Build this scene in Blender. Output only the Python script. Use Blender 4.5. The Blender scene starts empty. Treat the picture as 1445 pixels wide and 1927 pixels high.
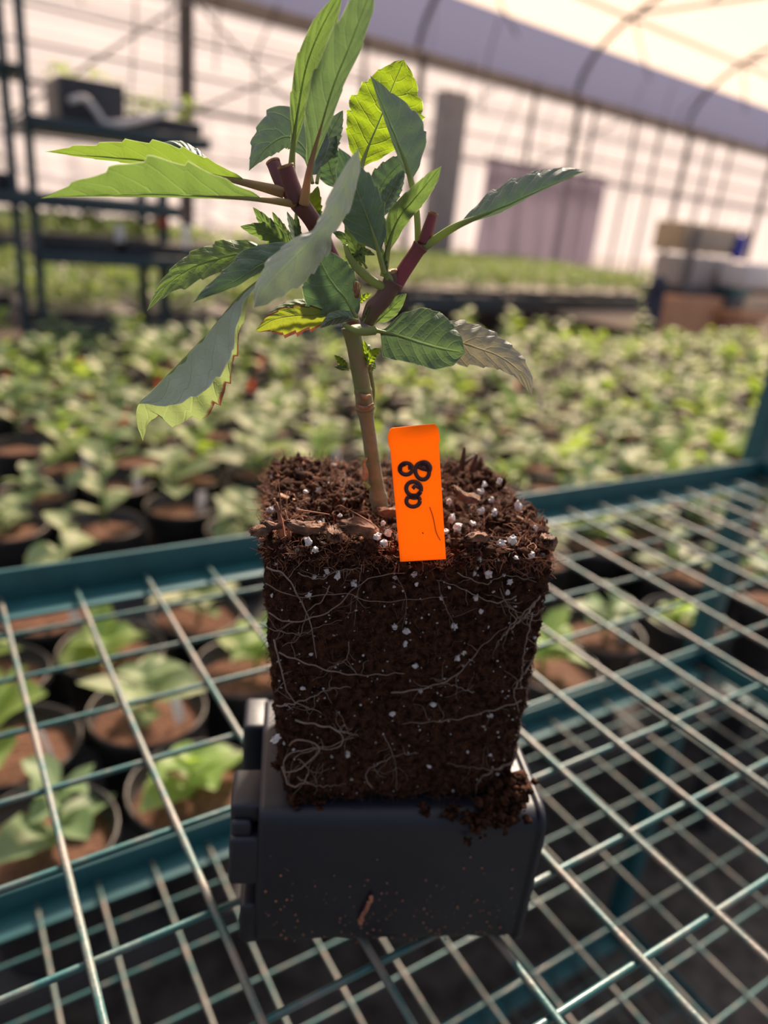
import bpy, bmesh, math, random
import numpy as np
from mathutils import Matrix, Vector, noise
random.seed(7); rng = np.random.default_rng(7)
S = bpy.context.scene
COL = S.collection

# ---------------------------------------------------------------- camera, world, sun, exposure
FPX, CX, CY = 1373.0, 722.5, 963.5
CAM = np.array([0.0, 0.0, 0.274])
R = np.array([[0.85003019, 0.12185943, -0.5124441],
              [-0.51774475, 0.37226542, -0.77029789],
              [0.09689716, 0.9200917, 0.37952893]])
cd = bpy.data.cameras.new('camera'); cam = bpy.data.objects.new('camera', cd); COL.objects.link(cam)
M = Matrix([list(R[0]) + [CAM[0]], list(R[1]) + [CAM[1]], list(R[2]) + [CAM[2]], [0, 0, 0, 1]])
cam.matrix_world = M
cd.sensor_fit = 'VERTICAL'; cd.sensor_height = 24.0; cd.lens = FPX / 1927 * 24.0
cd.clip_start = 0.01; cd.clip_end = 200
cd.dof.use_dof = True; cd.dof.focus_distance = 0.216; cd.dof.aperture_fstop = cd.lens / 3.9
S.camera = cam
S.view_settings.view_transform = 'Standard'; S.view_settings.look = 'None'
S.view_settings.gamma = 1.0; S.view_settings.use_curve_mapping = False
S.view_settings.exposure = 0.0

w = bpy.data.worlds.new('sky'); S.world = w; w.use_nodes = True
nt = w.node_tree; nt.nodes.clear()
def wn(t, **k):
    n = nt.nodes.new(t)
    for a, b in k.items(): setattr(n, a, b)
    return n
tc = wn('ShaderNodeTexCoord'); dotn = wn('ShaderNodeVectorMath', operation='DOT_PRODUCT')
dotn.inputs[1].default_value = (0.50, 0.80, 0.30)
nt.links.new(tc.outputs['Generated'], dotn.inputs[0])
ramp = wn('ShaderNodeValToRGB')
e = ramp.color_ramp.elements
e[0].position = 0.0; e[0].color = (0.13, 0.15, 0.21, 1)
e[1].position = 1.0; e[1].color = (1.25, 1.10, 0.98, 1)
m_ = e.new(0.45); m_.color = (0.42, 0.45, 0.54, 1)
m_ = e.new(0.72); m_.color = (1.05, 0.95, 0.93, 1)
mr = wn('ShaderNodeMapRange'); mr.inputs['From Min'].default_value = -1; mr.inputs['From Max'].default_value = 1
nt.links.new(dotn.outputs['Value'], mr.inputs['Value']); nt.links.new(mr.outputs['Result'], ramp.inputs['Fac'])
bg = wn('ShaderNodeBackground'); bg.inputs['Strength'].default_value = 1.15
nt.links.new(ramp.outputs['Color'], bg.inputs['Color'])
wo = wn('ShaderNodeOutputWorld'); nt.links.new(bg.outputs['Background'], wo.inputs['Surface'])

sd = bpy.data.lights.new('sun', 'SUN'); sun = bpy.data.objects.new('sun', sd); COL.objects.link(sun)
sd.energy = 15.0; sd.angle = math.radians(9); sd.color = (1.0, 0.84, 0.66)
SUN_DIR = Vector((0.50, 0.555, 0.665)).normalized()       # towards the sun
sun.rotation_euler = SUN_DIR.to_track_quat('Z', 'Y').to_euler()

# ---------------------------------------------------------------- geometry of the shot: pixel ray -> point in the place
Fv = np.array([0.5539, 0.8326, 0.0]); Rv = np.array([0.8326, -0.5539, 0.0])
def ray(px, py): return R @ np.array([px - CX, -(py - CY), -FPX]) / FPX
def Pb(px, py, b):
    d = ray(px, py); return CAM + d * (b / (d @ Fv))
def Pz(px, py, z):
    d = ray(px, py); return CAM + d * ((z - CAM[2]) / d[2])
def V(a, b, z): return a * Rv + b * Fv + np.array([0, 0, z])
TH = math.radians(6.877)
GU = np.array([math.cos(TH), math.sin(TH), 0]); GN = np.array([-math.sin(TH), math.cos(TH), 0])
def G(u, n, z): return u * GU + n * GN + np.array([0, 0, z])
def Wg(px, py, n):      # on a plane of the greenhouse frame at distance n -> (u, z)
    d = ray(px, py); q = CAM + d * (n / (d @ GN)); return q @ GU, q[2]

# ---------------------------------------------------------------- materials
def new_mat(name):
    m = bpy.data.materials.new(name); m.use_nodes = True
    t = m.node_tree; t.nodes.clear(); return m, t
def nd(t, ty, **k):
    n = t.nodes.new(ty)
    for a, b in k.items():
        if a.startswith('i_'): n.inputs[a[2:].replace('_', ' ')].default_value = b
        else: setattr(n, a, b)
    return n
def mixc(t, fac, a, b, mode='MIX'):
    n = nd(t, 'ShaderNodeMix', data_type='RGBA', blend_type=mode)
    for idx, v in ((0, fac), (6, a), (7, b)):
        if hasattr(v, 'is_linked') or hasattr(v, 'links'): t.links.new(v, n.inputs[idx])
        elif idx == 0: n.inputs[0].default_value = v
        else: n.inputs[idx].default_value = (*v, 1)
    return n.outputs[2]
def math_(t, op, a, b=None, c=None):
    n = nd(t, 'ShaderNodeMath', operation=op)
    for i, v in enumerate((a, b, c)):
        if v is None: continue
        if hasattr(v, 'links'): t.links.new(v, n.inputs[i])
        else: n.inputs[i].default_value = v
    return n.outputs[0]
def mat(name, c1, c2=None, scale=20, rough=0.6, metal=0, bump=0, bscale=None, coat=0, detail=6, thr=(0.35, 0.65), spec=0.5, sheen=0, trans=0, tcol=None):
    m, t = new_mat(name)
    o = nd(t, 'ShaderNodeOutputMaterial'); p = nd(t, 'ShaderNodeBsdfPrincipled')
    p.inputs['Roughness'].default_value = rough; p.inputs['Metallic'].default_value = metal
    p.inputs['Specular IOR Level'].default_value = spec; p.inputs['Coat Weight'].default_value = coat
    p.inputs['Sheen Weight'].default_value = sheen
    co = nd(t, 'ShaderNodeTexCoord')
    if c2 is not None:
        n = nd(t, 'ShaderNodeTexNoise'); n.inputs['Scale'].default_value = scale; n.inputs['Detail'].default_value = detail
        t.links.new(co.outputs['Object'], n.inputs['Vector'])
        r = nd(t, 'ShaderNodeMapRange'); r.inputs['From Min'].default_value = thr[0]; r.inputs['From Max'].default_value = thr[1]
        t.links.new(n.outputs['Fac'], r.inputs['Value'])
        col = mixc(t, r.outputs['Result'], c1, c2); t.links.new(col, p.inputs['Base Color'])
    else: p.inputs['Base Color'].default_value = (*c1, 1)
    if bump:
        n2 = nd(t, 'ShaderNodeTexNoise'); n2.inputs['Scale'].default_value = bscale or scale; n2.inputs['Detail'].default_value = 8
        t.links.new(co.outputs['Object'], n2.inputs['Vector'])
        b = nd(t, 'ShaderNodeBump'); b.inputs['Strength'].default_value = bump; b.inputs['Distance'].default_value = 0.5 / (bscale or scale)
        t.links.new(n2.outputs['Fac'], b.inputs['Height']); t.links.new(b.outputs['Normal'], p.inputs['Normal'])
    out = p.outputs['BSDF']
    if trans:
        tr = nd(t, 'ShaderNodeBsdfTranslucent'); tr.inputs['Color'].default_value = (*(tcol or c1), 1)
        mx = nd(t, 'ShaderNodeMixShader'); mx.inputs[0].default_value = trans
        t.links.new(out, mx.inputs[1]); t.links.new(tr.outputs[0], mx.inputs[2]); out = mx.outputs[0]
    t.links.new(out, o.inputs['Surface'])
    return m
def film(name, tcol, dcol, fac):
    m, t = new_mat(name)
    o = nd(t, 'ShaderNodeOutputMaterial'); a = nd(t, 'ShaderNodeBsdfTransparent'); b = nd(t, 'ShaderNodeBsdfTranslucent')
    c = nd(t, 'ShaderNodeBsdfDiffuse')
    a.inputs['Color'].default_value = (*tcol, 1); b.inputs['Color'].default_value = (*dcol, 1); c.inputs['Color'].default_value = (*dcol, 1)
    x = nd(t, 'ShaderNodeMixShader'); x.inputs[0].default_value = 0.3
    t.links.new(b.outputs[0], x.inputs[1]); t.links.new(c.outputs[0], x.inputs[2])
    y = nd(t, 'ShaderNodeMixShader'); y.inputs[0].default_value = fac
    t.links.new(a.outputs[0], y.inputs[1]); t.links.new(x.outputs[0], y.inputs[2]); t.links.new(y.outputs[0], o.inputs['Surface'])
    return m
def leaf_mat(name, top, bot, trans_col, vein=(0.35, 0.48, 0.18), tw=0.45, burn=None, sheen=0.25, nv=7.0):
    m, t = new_mat(name)
    o = nd(t, 'ShaderNodeOutputMaterial'); p = nd(t, 'ShaderNodeBsdfPrincipled')
    p.inputs['Roughness'].default_value = 0.55; p.inputs['Sheen Weight'].default_value = sheen; p.inputs['Specular IOR Level'].default_value = 0.25
    p.inputs['Sheen Roughness'].default_value = 0.5
    uv = nd(t, 'ShaderNodeUVMap'); sp = nd(t, 'ShaderNodeSeparateXYZ'); t.links.new(uv.outputs[0], sp.inputs[0])
    geo = nd(t, 'ShaderNodeNewGeometry'); co = nd(t, 'ShaderNodeTexCoord')
    no = nd(t, 'ShaderNodeTexNoise'); no.inputs['Scale'].default_value = 90; no.inputs['Detail'].default_value = 4
    t.links.new(co.outputs['Object'], no.inputs['Vector'])
    av = math_(t, 'ABSOLUTE', math_(t, 'SUBTRACT', sp.outputs[1], 0.5))          # 0..0.5 across
    wob = math_(t, 'MULTIPLY', math_(t, 'SUBTRACT', no.outputs['Fac'], 0.5), 0.35)
    ph = math_(t, 'SUBTRACT', math_(t, 'MULTIPLY', sp.outputs[0], nv), math_(t, 'MULTIPLY', math_(t, 'POWER', math_(t, 'MULTIPLY', av, 2.0), 1.3), 1.6))
    ph = math_(t, 'ADD', ph, wob)
    tri = math_(t, 'ABSOLUTE', math_(t, 'SUBTRACT', math_(t, 'FRACT', ph), 0.5))
    side = nd(t, 'ShaderNodeMapRange', clamp=True); side.inputs['From Min'].default_value = 0.07; side.inputs['From Max'].default_value = 0.0
    t.links.new(tri, side.inputs['Value'])
    mid = nd(t, 'ShaderNodeMapRange', clamp=True); mid.inputs['From Min'].default_value = 0.03; mid.inputs['From Max'].default_value = 0.008
    t.links.new(av, mid.inputs['Value'])
    v = math_(t, 'MAXIMUM', math_(t, 'MULTIPLY', side.outputs[0], 0.65), mid.outputs[0])
    # fine net of small veins
    vo = nd(t, 'ShaderNodeTexVoronoi', feature='DISTANCE_TO_EDGE'); vo.inputs['Scale'].default_value = 420
    t.links.new(co.outputs['Object'], vo.inputs['Vector'])
    fine = nd(t, 'ShaderNodeMapRange', clamp=True); fine.inputs['From Min'].default_value = 0.12; fine.inputs['From Max'].default_value = 0.0
    t.links.new(vo.outputs['Distance'], fine.inputs['Value'])
    base = mixc(t, geo.outputs['Backfacing'], top, bot)
    n3 = nd(t, 'ShaderNodeTexNoise'); n3.inputs['Scale'].default_value = 35; t.links.new(co.outputs['Object'], n3.inputs['Vector'])
    base = mixc(t, math_(t, 'MULTIPLY', n3.outputs['Fac'], 0.3), base, tuple(min(1, x * 1.7 + 0.02) for x in top))
    base = mixc(t, math_(t, 'MULTIPLY', fine.outputs[0], 0.12), base, vein)
    base = mixc(t, math_(t, 'MULTIPLY', v, 0.75), base, vein)
    tcol = mixc(t, math_(t, 'MULTIPLY', v, 0.5), trans_col, tuple(min(1, x * 1.6 + .05) for x in trans_col))
    rim = nd(t, 'ShaderNodeMapRange', clamp=True); rim.inputs['From Min'].default_value = 0.482; rim.inputs['From Max'].default_value = 0.5  # pale leaf margin, with the glow of its edge hairs painted in
    t.links.new(av, rim.inputs['Value'])
    if not burn:
        base = mixc(t, math_(t, 'MULTIPLY', rim.outputs[0], 0.7), base, tuple(min(1, x * 1.5 + .08) for x in vein)); tcol = mixc(t, math_(t, 'MULTIPLY', rim.outputs[0], 0.6), tcol, (0.6, 0.65, 0.4))
    if burn:
        bm = nd(t, 'ShaderNodeMapRange', clamp=True); bm.inputs['From Min'].default_value = burn; bm.inputs['From Max'].default_value = burn + 0.025
        t.links.new(math_(t, 'ADD', av, math_(t, 'MULTIPLY', wob, 0.5)), bm.inputs['Value'])
        base = mixc(t, bm.outputs[0], base, (0.16, 0.06, 0.03)); tcol = mixc(t, bm.outputs[0], tcol, (0.10, 0.03, 0.02))
    t.links.new(base, p.inputs['Base Color'])
    h = math_(t, 'ADD', math_(t, 'MULTIPLY', v, -1.0), math_(t, 'ADD', math_(t, 'MULTIPLY', tri, 1.2), math_(t, 'MULTIPLY', fine.outputs[0], -0.15)))
    b = nd(t, 'ShaderNodeBump'); b.inputs['Strength'].default_value = 0.5; b.inputs['Distance'].default_value = 0.0007
    t.links.new(h, b.inputs['Height']); t.links.new(b.outputs['Normal'], p.inputs['Normal'])
    tr = nd(t, 'ShaderNodeBsdfTranslucent'); t.links.new(tcol, tr.inputs['Color']); t.links.new(b.outputs['Normal'], tr.inputs['Normal'])
    mx = nd(t, 'ShaderNodeMixShader'); mx.inputs[0].default_value = tw
    t.links.new(p.outputs['BSDF'], mx.inputs[1]); t.links.new(tr.outputs[0], mx.inputs[2]); t.links.new(mx.outputs[0], o.inputs['Surface'])
    return m

MT = {}
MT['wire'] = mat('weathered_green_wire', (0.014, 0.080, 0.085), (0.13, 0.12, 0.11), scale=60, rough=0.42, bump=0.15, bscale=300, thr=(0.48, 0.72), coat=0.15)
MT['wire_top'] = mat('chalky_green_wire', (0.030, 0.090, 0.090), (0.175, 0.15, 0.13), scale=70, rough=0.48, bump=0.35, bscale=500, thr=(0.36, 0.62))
MT['rail'] = mat('green_enamel', (0.010, 0.075, 0.090), (0.016, 0.10, 0.115), scale=30, rough=0.5)
MT['navy'] = mat('dark_plastic', (0.003, 0.0045, 0.013), (0.006, 0.0075, 0.018), scale=25, rough=0.48, bump=0.05, bscale=250, spec=0.5)
MT['soil'] = mat('potting_mix', (0.012, 0.0045, 0.0025), (0.075, 0.030, 0.017), scale=420, rough=0.95, bump=1.0, bscale=800, thr=(0.38, 0.74), spec=0.1)
MT['fibre'] = mat('coir_fibre', (0.44, 0.17, 0.09), (0.16, 0.065, 0.04), scale=120, rough=0.8)
MT['fibre_dark'] = mat('dark_coir_fibre', (0.035, 0.014, 0.008), (0.10, 0.042, 0.024), scale=200, rough=0.9)
MT['bark'] = mat('bark', (0.19, 0.090, 0.052), (0.06, 0.026, 0.016), scale=300, rough=0.85, bump=0.8, bscale=500)
MT['perlite'] = mat('perlite', (0.50, 0.48, 0.50), (0.30, 0.24, 0.19), scale=500, rough=0.85, bump=0.5, bscale=1500, thr=(0.5, 0.8))
MT['root'] = mat('white_root', (0.27, 0.20, 0.165), (0.17, 0.12, 0.10), scale=200, rough=0.7, trans=0.2, tcol=(0.5, 0.4, 0.3))
MT['orange'] = mat('orange_plastic', (0.93, 0.25, 0.0), (0.93, 0.26, 0.0), scale=15, rough=0.4, trans=0.45, tcol=(1.0, 0.37, 0.0), spec=0.3)
MT['ink'] = mat('maroon_ink', (0.060, 0.007, 0.010), rough=0.4)
MT['stem'] = mat('woody_green_stem', (0.15, 0.165, 0.06), (0.21, 0.14, 0.085), scale=90, rough=0.6, bump=0.35, bscale=500, thr=(0.4, 0.65))
MT['stem_wood'] = mat('tan_stem', (0.165, 0.145, 0.085), (0.105, 0.12, 0.05), scale=110, rough=0.7, bump=0.5, bscale=420, thr=(0.45, 0.7))
MT['branch_dark'] = mat('olive_purple_stem', (0.085, 0.075, 0.03), (0.10, 0.045, 0.04), scale=80, rough=0.5, bump=0.15, bscale=500)
MT['purple'] = mat('purple_stem', (0.15, 0.035, 0.055), (0.09, 0.035, 0.04), scale=90, rough=0.5, bump=0.15, bscale=500, trans=0.15, tcol=(0.5, 0.08, 0.1))
MT['magenta'] = mat('pink_purple_stem', (0.20, 0.04, 0.065), (0.13, 0.04, 0.045), scale=90, rough=0.45, trans=0.15, tcol=(0.5, 0.10, 0.12))
MT['pet'] = mat('yellow_green_stalk', (0.25, 0.31, 0.10), (0.20, 0.25, 0.08), scale=70, rough=0.5, trans=0.3, tcol=(0.42, 0.50, 0.10))
MT['petpink'] = mat('pink_green_stalk', (0.34, 0.18, 0.11), (0.24, 0.25, 0.09), scale=60, rough=0.5, trans=0.3, tcol=(0.55, 0.28, 0.12), thr=(0.4, 0.6))
MT['rib'] = mat('pale_midrib', (0.27, 0.34, 0.14), (0.32, 0.39, 0.18), scale=70, rough=0.5, trans=0.6, tcol=(0.48, 0.58, 0.16))
MT['cut'] = mat('dried_cut_end', (0.38, 0.22, 0.12), (0.18, 0.09, 0.05), scale=500, rough=0.9)
MT['lf_green'] = leaf_mat('leaf_green', (0.06, 0.105, 0.05), (0.095, 0.145, 0.055), (0.115, 0.185, 0.035), vein=(0.26, 0.34, 0.13))
MT['lf_back'] = leaf_mat('leaf_yellow_green', (0.065, 0.115, 0.05), (0.10, 0.155, 0.045), (0.15, 0.23, 0.025), vein=(0.26, 0.34, 0.12))
MT['lf_pale2'] = leaf_mat('leaf_pale_drooping', (0.34, 0.40, 0.33), (0.30, 0.36, 0.20), (0.24, 0.30, 0.16), vein=(0.42, 0.46, 0.38), tw=0.25, sheen=0.9)  # brighter copy of the pale leaf, missing light put into its colour
MT['lf_mid'] = leaf_mat('leaf_mid_green', (0.06, 0.11, 0.06), (0.105, 0.15, 0.08), (0.10, 0.165, 0.05), vein=(0.24, 0.32, 0.14), tw=0.35)
MT['lf_dark'] = leaf_mat('leaf_blue_green', (0.062, 0.108, 0.078), (0.09, 0.135, 0.075), (0.075, 0.145, 0.045), vein=(0.19, 0.26, 0.16), tw=0.25, sheen=0.4)
MT['lf_grey'] = leaf_mat('leaf_grey_green', (0.085, 0.125, 0.105), (0.12, 0.16, 0.11), (0.08, 0.14, 0.06), vein=(0.22, 0.28, 0.20), tw=0.22, sheen=0.6)
MT['lf_pale'] = leaf_mat('leaf_pale_bloom', (0.23, 0.28, 0.235), (0.28, 0.34, 0.20), (0.20, 0.27, 0.13), vein=(0.34, 0.39, 0.31), tw=0.2, sheen=0.9)
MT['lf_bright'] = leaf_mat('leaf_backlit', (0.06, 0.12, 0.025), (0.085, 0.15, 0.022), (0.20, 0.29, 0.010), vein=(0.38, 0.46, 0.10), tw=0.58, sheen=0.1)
MT['lf_burn'] = leaf_mat('leaf_yellowed', (0.16, 0.21, 0.05), (0.22, 0.27, 0.06), (0.21, 0.25, 0.015), vein=(0.30, 0.30, 0.10), tw=0.5, burn=0.40)
MT['lf_burn2'] = leaf_mat('leaf_pale_burnt_edge', (0.24, 0.30, 0.14), (0.22, 0.28, 0.12), (0.22, 0.28, 0.09), vein=(0.36, 0.42, 0.22), tw=0.4, burn=0.478)
MT['lf_pink'] = leaf_mat('leaf_pink_sheen', (0.20, 0.20, 0.155), (0.17, 0.17, 0.12), (0.24, 0.21, 0.12), vein=(0.32, 0.27, 0.22), tw=0.25, sheen=0.8)
MT['sg'] = [mat('young_leaf_a', (0.15, 0.26, 0.075), (0.23, 0.35, 0.11), scale=12, rough=0.5, trans=0.45, tcol=(0.42, 0.62, 0.08)),
            mat('young_leaf_b', (0.11, 0.19, 0.085), (0.17, 0.26, 0.13), scale=12, rough=0.5, trans=0.35, tcol=(0.25, 0.40, 0.10)),
            mat('young_leaf_c', (0.16, 0.24, 0.12), (0.24, 0.32, 0.17), scale=12, rough=0.5, trans=0.38, tcol=(0.32, 0.44, 0.14))]
MT['pot'] = mat('black_pot_plastic', (0.022, 0.021, 0.024), (0.04, 0.038, 0.04), scale=8, rough=0.42)
MT['potsoil'] = mat('pot_soil', (0.055, 0.024, 0.014), (0.17, 0.085, 0.055), scale=160, rough=0.95, bump=0.9, bscale=160, thr=(.35, .7))
MT['white'] = mat('white_plastic', (0.75, 0.75, 0.80), rough=0.4, trans=0.3, tcol=(0.8, 0.8, 0.85))
MT['tagorange'] = mat('orange_tag_plastic', (0.85, 0.20, 0.06), rough=0.4, trans=0.3, tcol=(1, 0.3, 0.1))
MT['floor'] = mat('gravel_floor', (0.040, 0.033, 0.030), (0.10, 0.085, 0.078), scale=25, rough=0.95, bump=0.6, bscale=60)
MT['bench'] = mat('dark_bench', (0.02, 0.021, 0.024), (0.035, 0.035, 0.04), scale=10, rough=0.8)
MT['steel'] = mat('galvanised_steel', (0.22, 0.23, 0.26), (0.30, 0.30, 0.33), scale=5, rough=0.5, metal=0.4)
MT['steel_dark'] = mat('dark_pipe', (0.075, 0.075, 0.085), (0.12, 0.11, 0.12), scale=5, rough=0.6)
MT['gutter'] = mat('gutter_metal', (0.24, 0.21, 0.20), (0.30, 0.27, 0.26), scale=3, rough=0.6)
MT['rack_dark'] = mat('dark_green_metal', (0.020, 0.045, 0.060), (0.035, 0.06, 0.075), scale=6, rough=0.5)
MT['tray'] = mat('black_tray_plastic', (0.030, 0.032, 0.042), (0.045, 0.047, 0.06), scale=8, rough=0.5)
MT['seed'] = mat('seedling_leaf', (0.10, 0.18, 0.06), (0.17, 0.26, 0.09), scale=9, rough=0.6, trans=0.35, tcol=(0.26, 0.38, 0.08))
MT['film_roof'] = film('roof_film', (0.93, 0.79, 0.69), (0.80, 0.62, 0.47), 0.30)
MT['film_roof_shaded'] = film('shaded_roof_film', (0.15, 0.15, 0.235), (0.115, 0.115, 0.175), 0.45)  # roof film again, with the shade of the lower band put into its colour
MT['film_wall'] = film('wall_film', (0.72, 0.65, 0.64), (0.64, 0.57, 0.56), 0.45)
MT['curtain'] = mat('purple_shade_cloth', (0.17, 0.155, 0.20), (0.23, 0.20, 0.26), scale=2, rough=0.9, trans=0.45, tcol=(0.34, 0.30, 0.39))
MT['tan'] = mat('tan_board', (0.55, 0.42, 0.28), (0.62, 0.48, 0.32), scale=4, rough=0.7)
MT['tandoor'] = mat('faded_tan_door', (0.40, 0.34, 0.27), (0.46, 0.39, 0.31), scale=4, rough=0.7)
MT['card'] = mat('cardboard', (0.48, 0.25, 0.14), (0.55, 0.30, 0.17), scale=4, rough=0.8)
MT['brick'] = mat('red_brown_plastic', (0.30, 0.13, 0.10), (0.36, 0.17, 0.12), scale=4, rough=0.7)
MT['greyp'] = mat('grey_panel', (0.40, 0.37, 0.36), (0.46, 0.42, 0.41), scale=3, rough=0.6)
MT['blue'] = mat('blue_plastic', (0.02, 0.04, 0.42), rough=0.4)
MT['teal'] = mat('teal_plastic', (0.10, 0.28, 0.32), rough=0.5)
MT['dark'] = mat('charcoal_cloth', (0.035, 0.04, 0.075), (0.05, 0.055, 0.09), scale=5, rough=0.9)
MT['red'] = mat('red_petals', (0.85, 0.09, 0.05), rough=0.5, trans=0.4, tcol=(1, 0.15, 0.08))
MT['wood'] = mat('rough_wood', (0.20, 0.13, 0.09), (0.28, 0.18, 0.12), scale=6, rough=0.8)

# ---------------------------------------------------------------- mesh helpers
class MB:
    def __init__(s): s.v = []; s.f = []; s.uv = None; s.mi = []; s.n = 0
    def add(s, v, f, mi=0):
        v = np.asarray(v, float); s.v.append(v)
        s.f += [tuple(int(i) + s.n for i in q) for q in f]; s.mi += [mi] * len(f); s.n += len(v)
    def box(s, c, sz, rot=None, bev=0, mi=0):
        x, y, z = np.array(sz) / 2
        if bev:
            b = min(bev, x * .99, y * .99, z * .99); pts = []; idx = {}
            bm = bmesh.new(); bmesh.ops.create_cube(bm, size=1)
            for q in bm.verts: q.co = Vector((q.co.x * 2 * x, q.co.y * 2 * y, q.co.z * 2 * z))
            bmesh.ops.bevel(bm, geom=list(bm.edges), offset=b, segments=3, profile=0.5, affect='EDGES')
            v = np.array([q.co[:] for q in bm.verts]); bm.verts.index_update()
            f = [[q.index for q in fc.verts] for fc in bm.faces]; bm.free()
        else:
            v = np.array([[i, j, k] for i in (-x, x) for j in (-y, y) for k in (-z, z)])
            f = [(0, 1, 3, 2), (4, 6, 7, 5), (0, 4, 5, 1), (2, 3, 7, 6), (0, 2, 6, 4), (1, 5, 7, 3)]
        if rot is not None: v = v @ np.asarray(rot).T
        s.add(v + np.array(c), f, mi)
    def tube(s, pts, rad, n=8, mi=0, cap=True):
        P = np.asarray(pts, float); k = len(P); rad = np.broadcast_to(rad, (k,))
        T = np.gradient(P, axis=0); T /= np.linalg.norm(T, axis=1)[:, None] + 1e-12
        a = np.array([0, 0, 1.0]) if abs(T[0][2]) < 0.9 else np.array([1.0, 0, 0])
        Ns = []
        for t in T:
            a = a - t * (a @ t); a /= np.linalg.norm(a) + 1e-12; Ns.append(a.copy())
        Ns = np.array(Ns); B = np.cross(T, Ns)
        an = np.linspace(0, 2 * math.pi, n, endpoint=False)
        v = P[:, None] + rad[:, None, None] * (np.cos(an)[None, :, None] * Ns[:, None] + np.sin(an)[None, :, None] * B[:, None])
        f = [(i * n + j, i * n + (j + 1) % n, (i + 1) * n + (j + 1) % n, (i + 1) * n + j) for i in range(k - 1) for j in range(n)]
        if cap: f += [tuple(reversed(range(n))), tuple((k - 1) * n + j for j in range(n))]
        s.add(v.reshape(-1, 3), f, mi)
    def grid(s, A, mi=0, flip=False):
        a, b = A.shape[:2]
        f = [(i * b + j, (i + 1) * b + j, (i + 1) * b + j + 1, i * b + j + 1) for i in range(a - 1) for j in range(b - 1)]
        if flip: f = [q[::-1] for q in f]
        s.add(A.reshape(-1, 3), f, mi)
    def mesh(s, name, mats, origin=None, smooth=True):
        v = np.concatenate(s.v) if s.v else np.zeros((0, 3))
        if origin is not None: v = v - np.array(origin)
        me = bpy.data.meshes.new(name); me.from_pydata(v.tolist(), [], s.f)
        for m in (mats if isinstance(mats, (list, tuple)) else [mats]): me.materials.append(m)
        if any(s.mi): me.polygons.foreach_set('material_index', s.mi)
        if smooth: me.polygons.foreach_set('use_smooth', [True] * len(me.polygons))
        me.update(); return me
    def build(s, name, mats, parent=None, smooth=True, origin=None):
        if origin is None and parent is not None: origin = ORG[parent.name]
        o = bpy.data.objects.new(name, s.mesh(name, mats, origin, smooth)); COL.objects.link(o)
        if parent is not None: o.parent = parent; ORG[o.name] = origin
        elif origin is not None: o.location = origin; ORG[o.name] = np.array(origin)
        else: ORG[o.name] = np.zeros(3)
        return o
ORG = {}
ORD = 'first second third fourth fifth sixth seventh eighth ninth tenth eleventh twelfth thirteenth fourteenth fifteenth sixteenth seventeenth eighteenth nineteenth twentieth twenty-first twenty-second twenty-third twenty-fourth twenty-fifth twenty-sixth twenty-seventh twenty-eighth twenty-ninth thirtieth thirty-first thirty-second thirty-third thirty-fourth'.split()
def root(name, loc, label, cat, group=None, kind=None):
    o = bpy.data.objects.new(name, None); COL.objects.link(o); o.location = loc; o.empty_display_size = 0.02
    ORG[o.name] = np.array(loc, float); tag(o, label, cat, group, kind); return o
def tag(o, label, cat, group=None, kind=None):
    o['label'] = label; o['category'] = cat
    if group: o['group'] = group
    if kind: o['kind'] = kind
    return o
def struct(o, label=None):
    o['kind'] = 'structure'
    if label: o['label'] = label
    return o
def cat_rom(P, n):
    P = np.asarray(P, float); k = len(P)
    if k == 2: return P[0] + (P[1] - P[0]) * np.linspace(0, 1, n)[:, None]
    Q = np.vstack([2 * P[0] - P[1], P, 2 * P[-1] - P[-2]]); seg = np.linalg.norm(np.diff(P[:, :2], axis=0), axis=1) + 1e-9
    cum = np.r_[0, np.cumsum(seg)] / seg.sum(); out = []
    for t in np.linspace(0, 1, n):
        i = min(k - 2, int(np.searchsorted(cum, t, side='right') - 1)); i = max(0, i)
        u = (t - cum[i]) / (cum[i + 1] - cum[i]); a, b, c, d = Q[i], Q[i + 1], Q[i + 2], Q[i + 3]
        out.append(0.5 * (2 * b + (c - a) * u + (2 * a - 5 * b + 4 * c - d) * u * u + (3 * b - a - 3 * c + d) * u ** 3))
    return np.array(out)

# ================================================================ THE SETTING
b = MB(); b.box(G(10, 4, -1.0), (60, 50, 0.1), np.column_stack([GU, GN, [0, 0, 1]]))
struct(b.build('floor', MT['floor'], smooth=False))
RG = np.column_stack([GU, GN, [0, 0, 1]])
def wavy(u0, u1, n, z0, z1, amp, per, nu=200, nz=6, seed=0, slant=0.0):
    us = np.linspace(u0, u1, nu); zs = np.linspace(z0, z1, nz); A = np.zeros((nu, nz, 3))
    for i, uu in enumerate(us):
        for j, zz in enumerate(zs):
            k = 1 - 0.6 * (zz - z0) / (z1 - z0)
            off = amp * k * (math.sin(uu * per + seed + slant * zz) + 0.5 * math.sin(uu * per * 2.3 + seed * 2) + 0.4 * noise.noise(Vector((uu * per * .5, zz * 1.5, seed))))
            A[i, j] = G(uu, n + off, zz)
    return A
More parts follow.
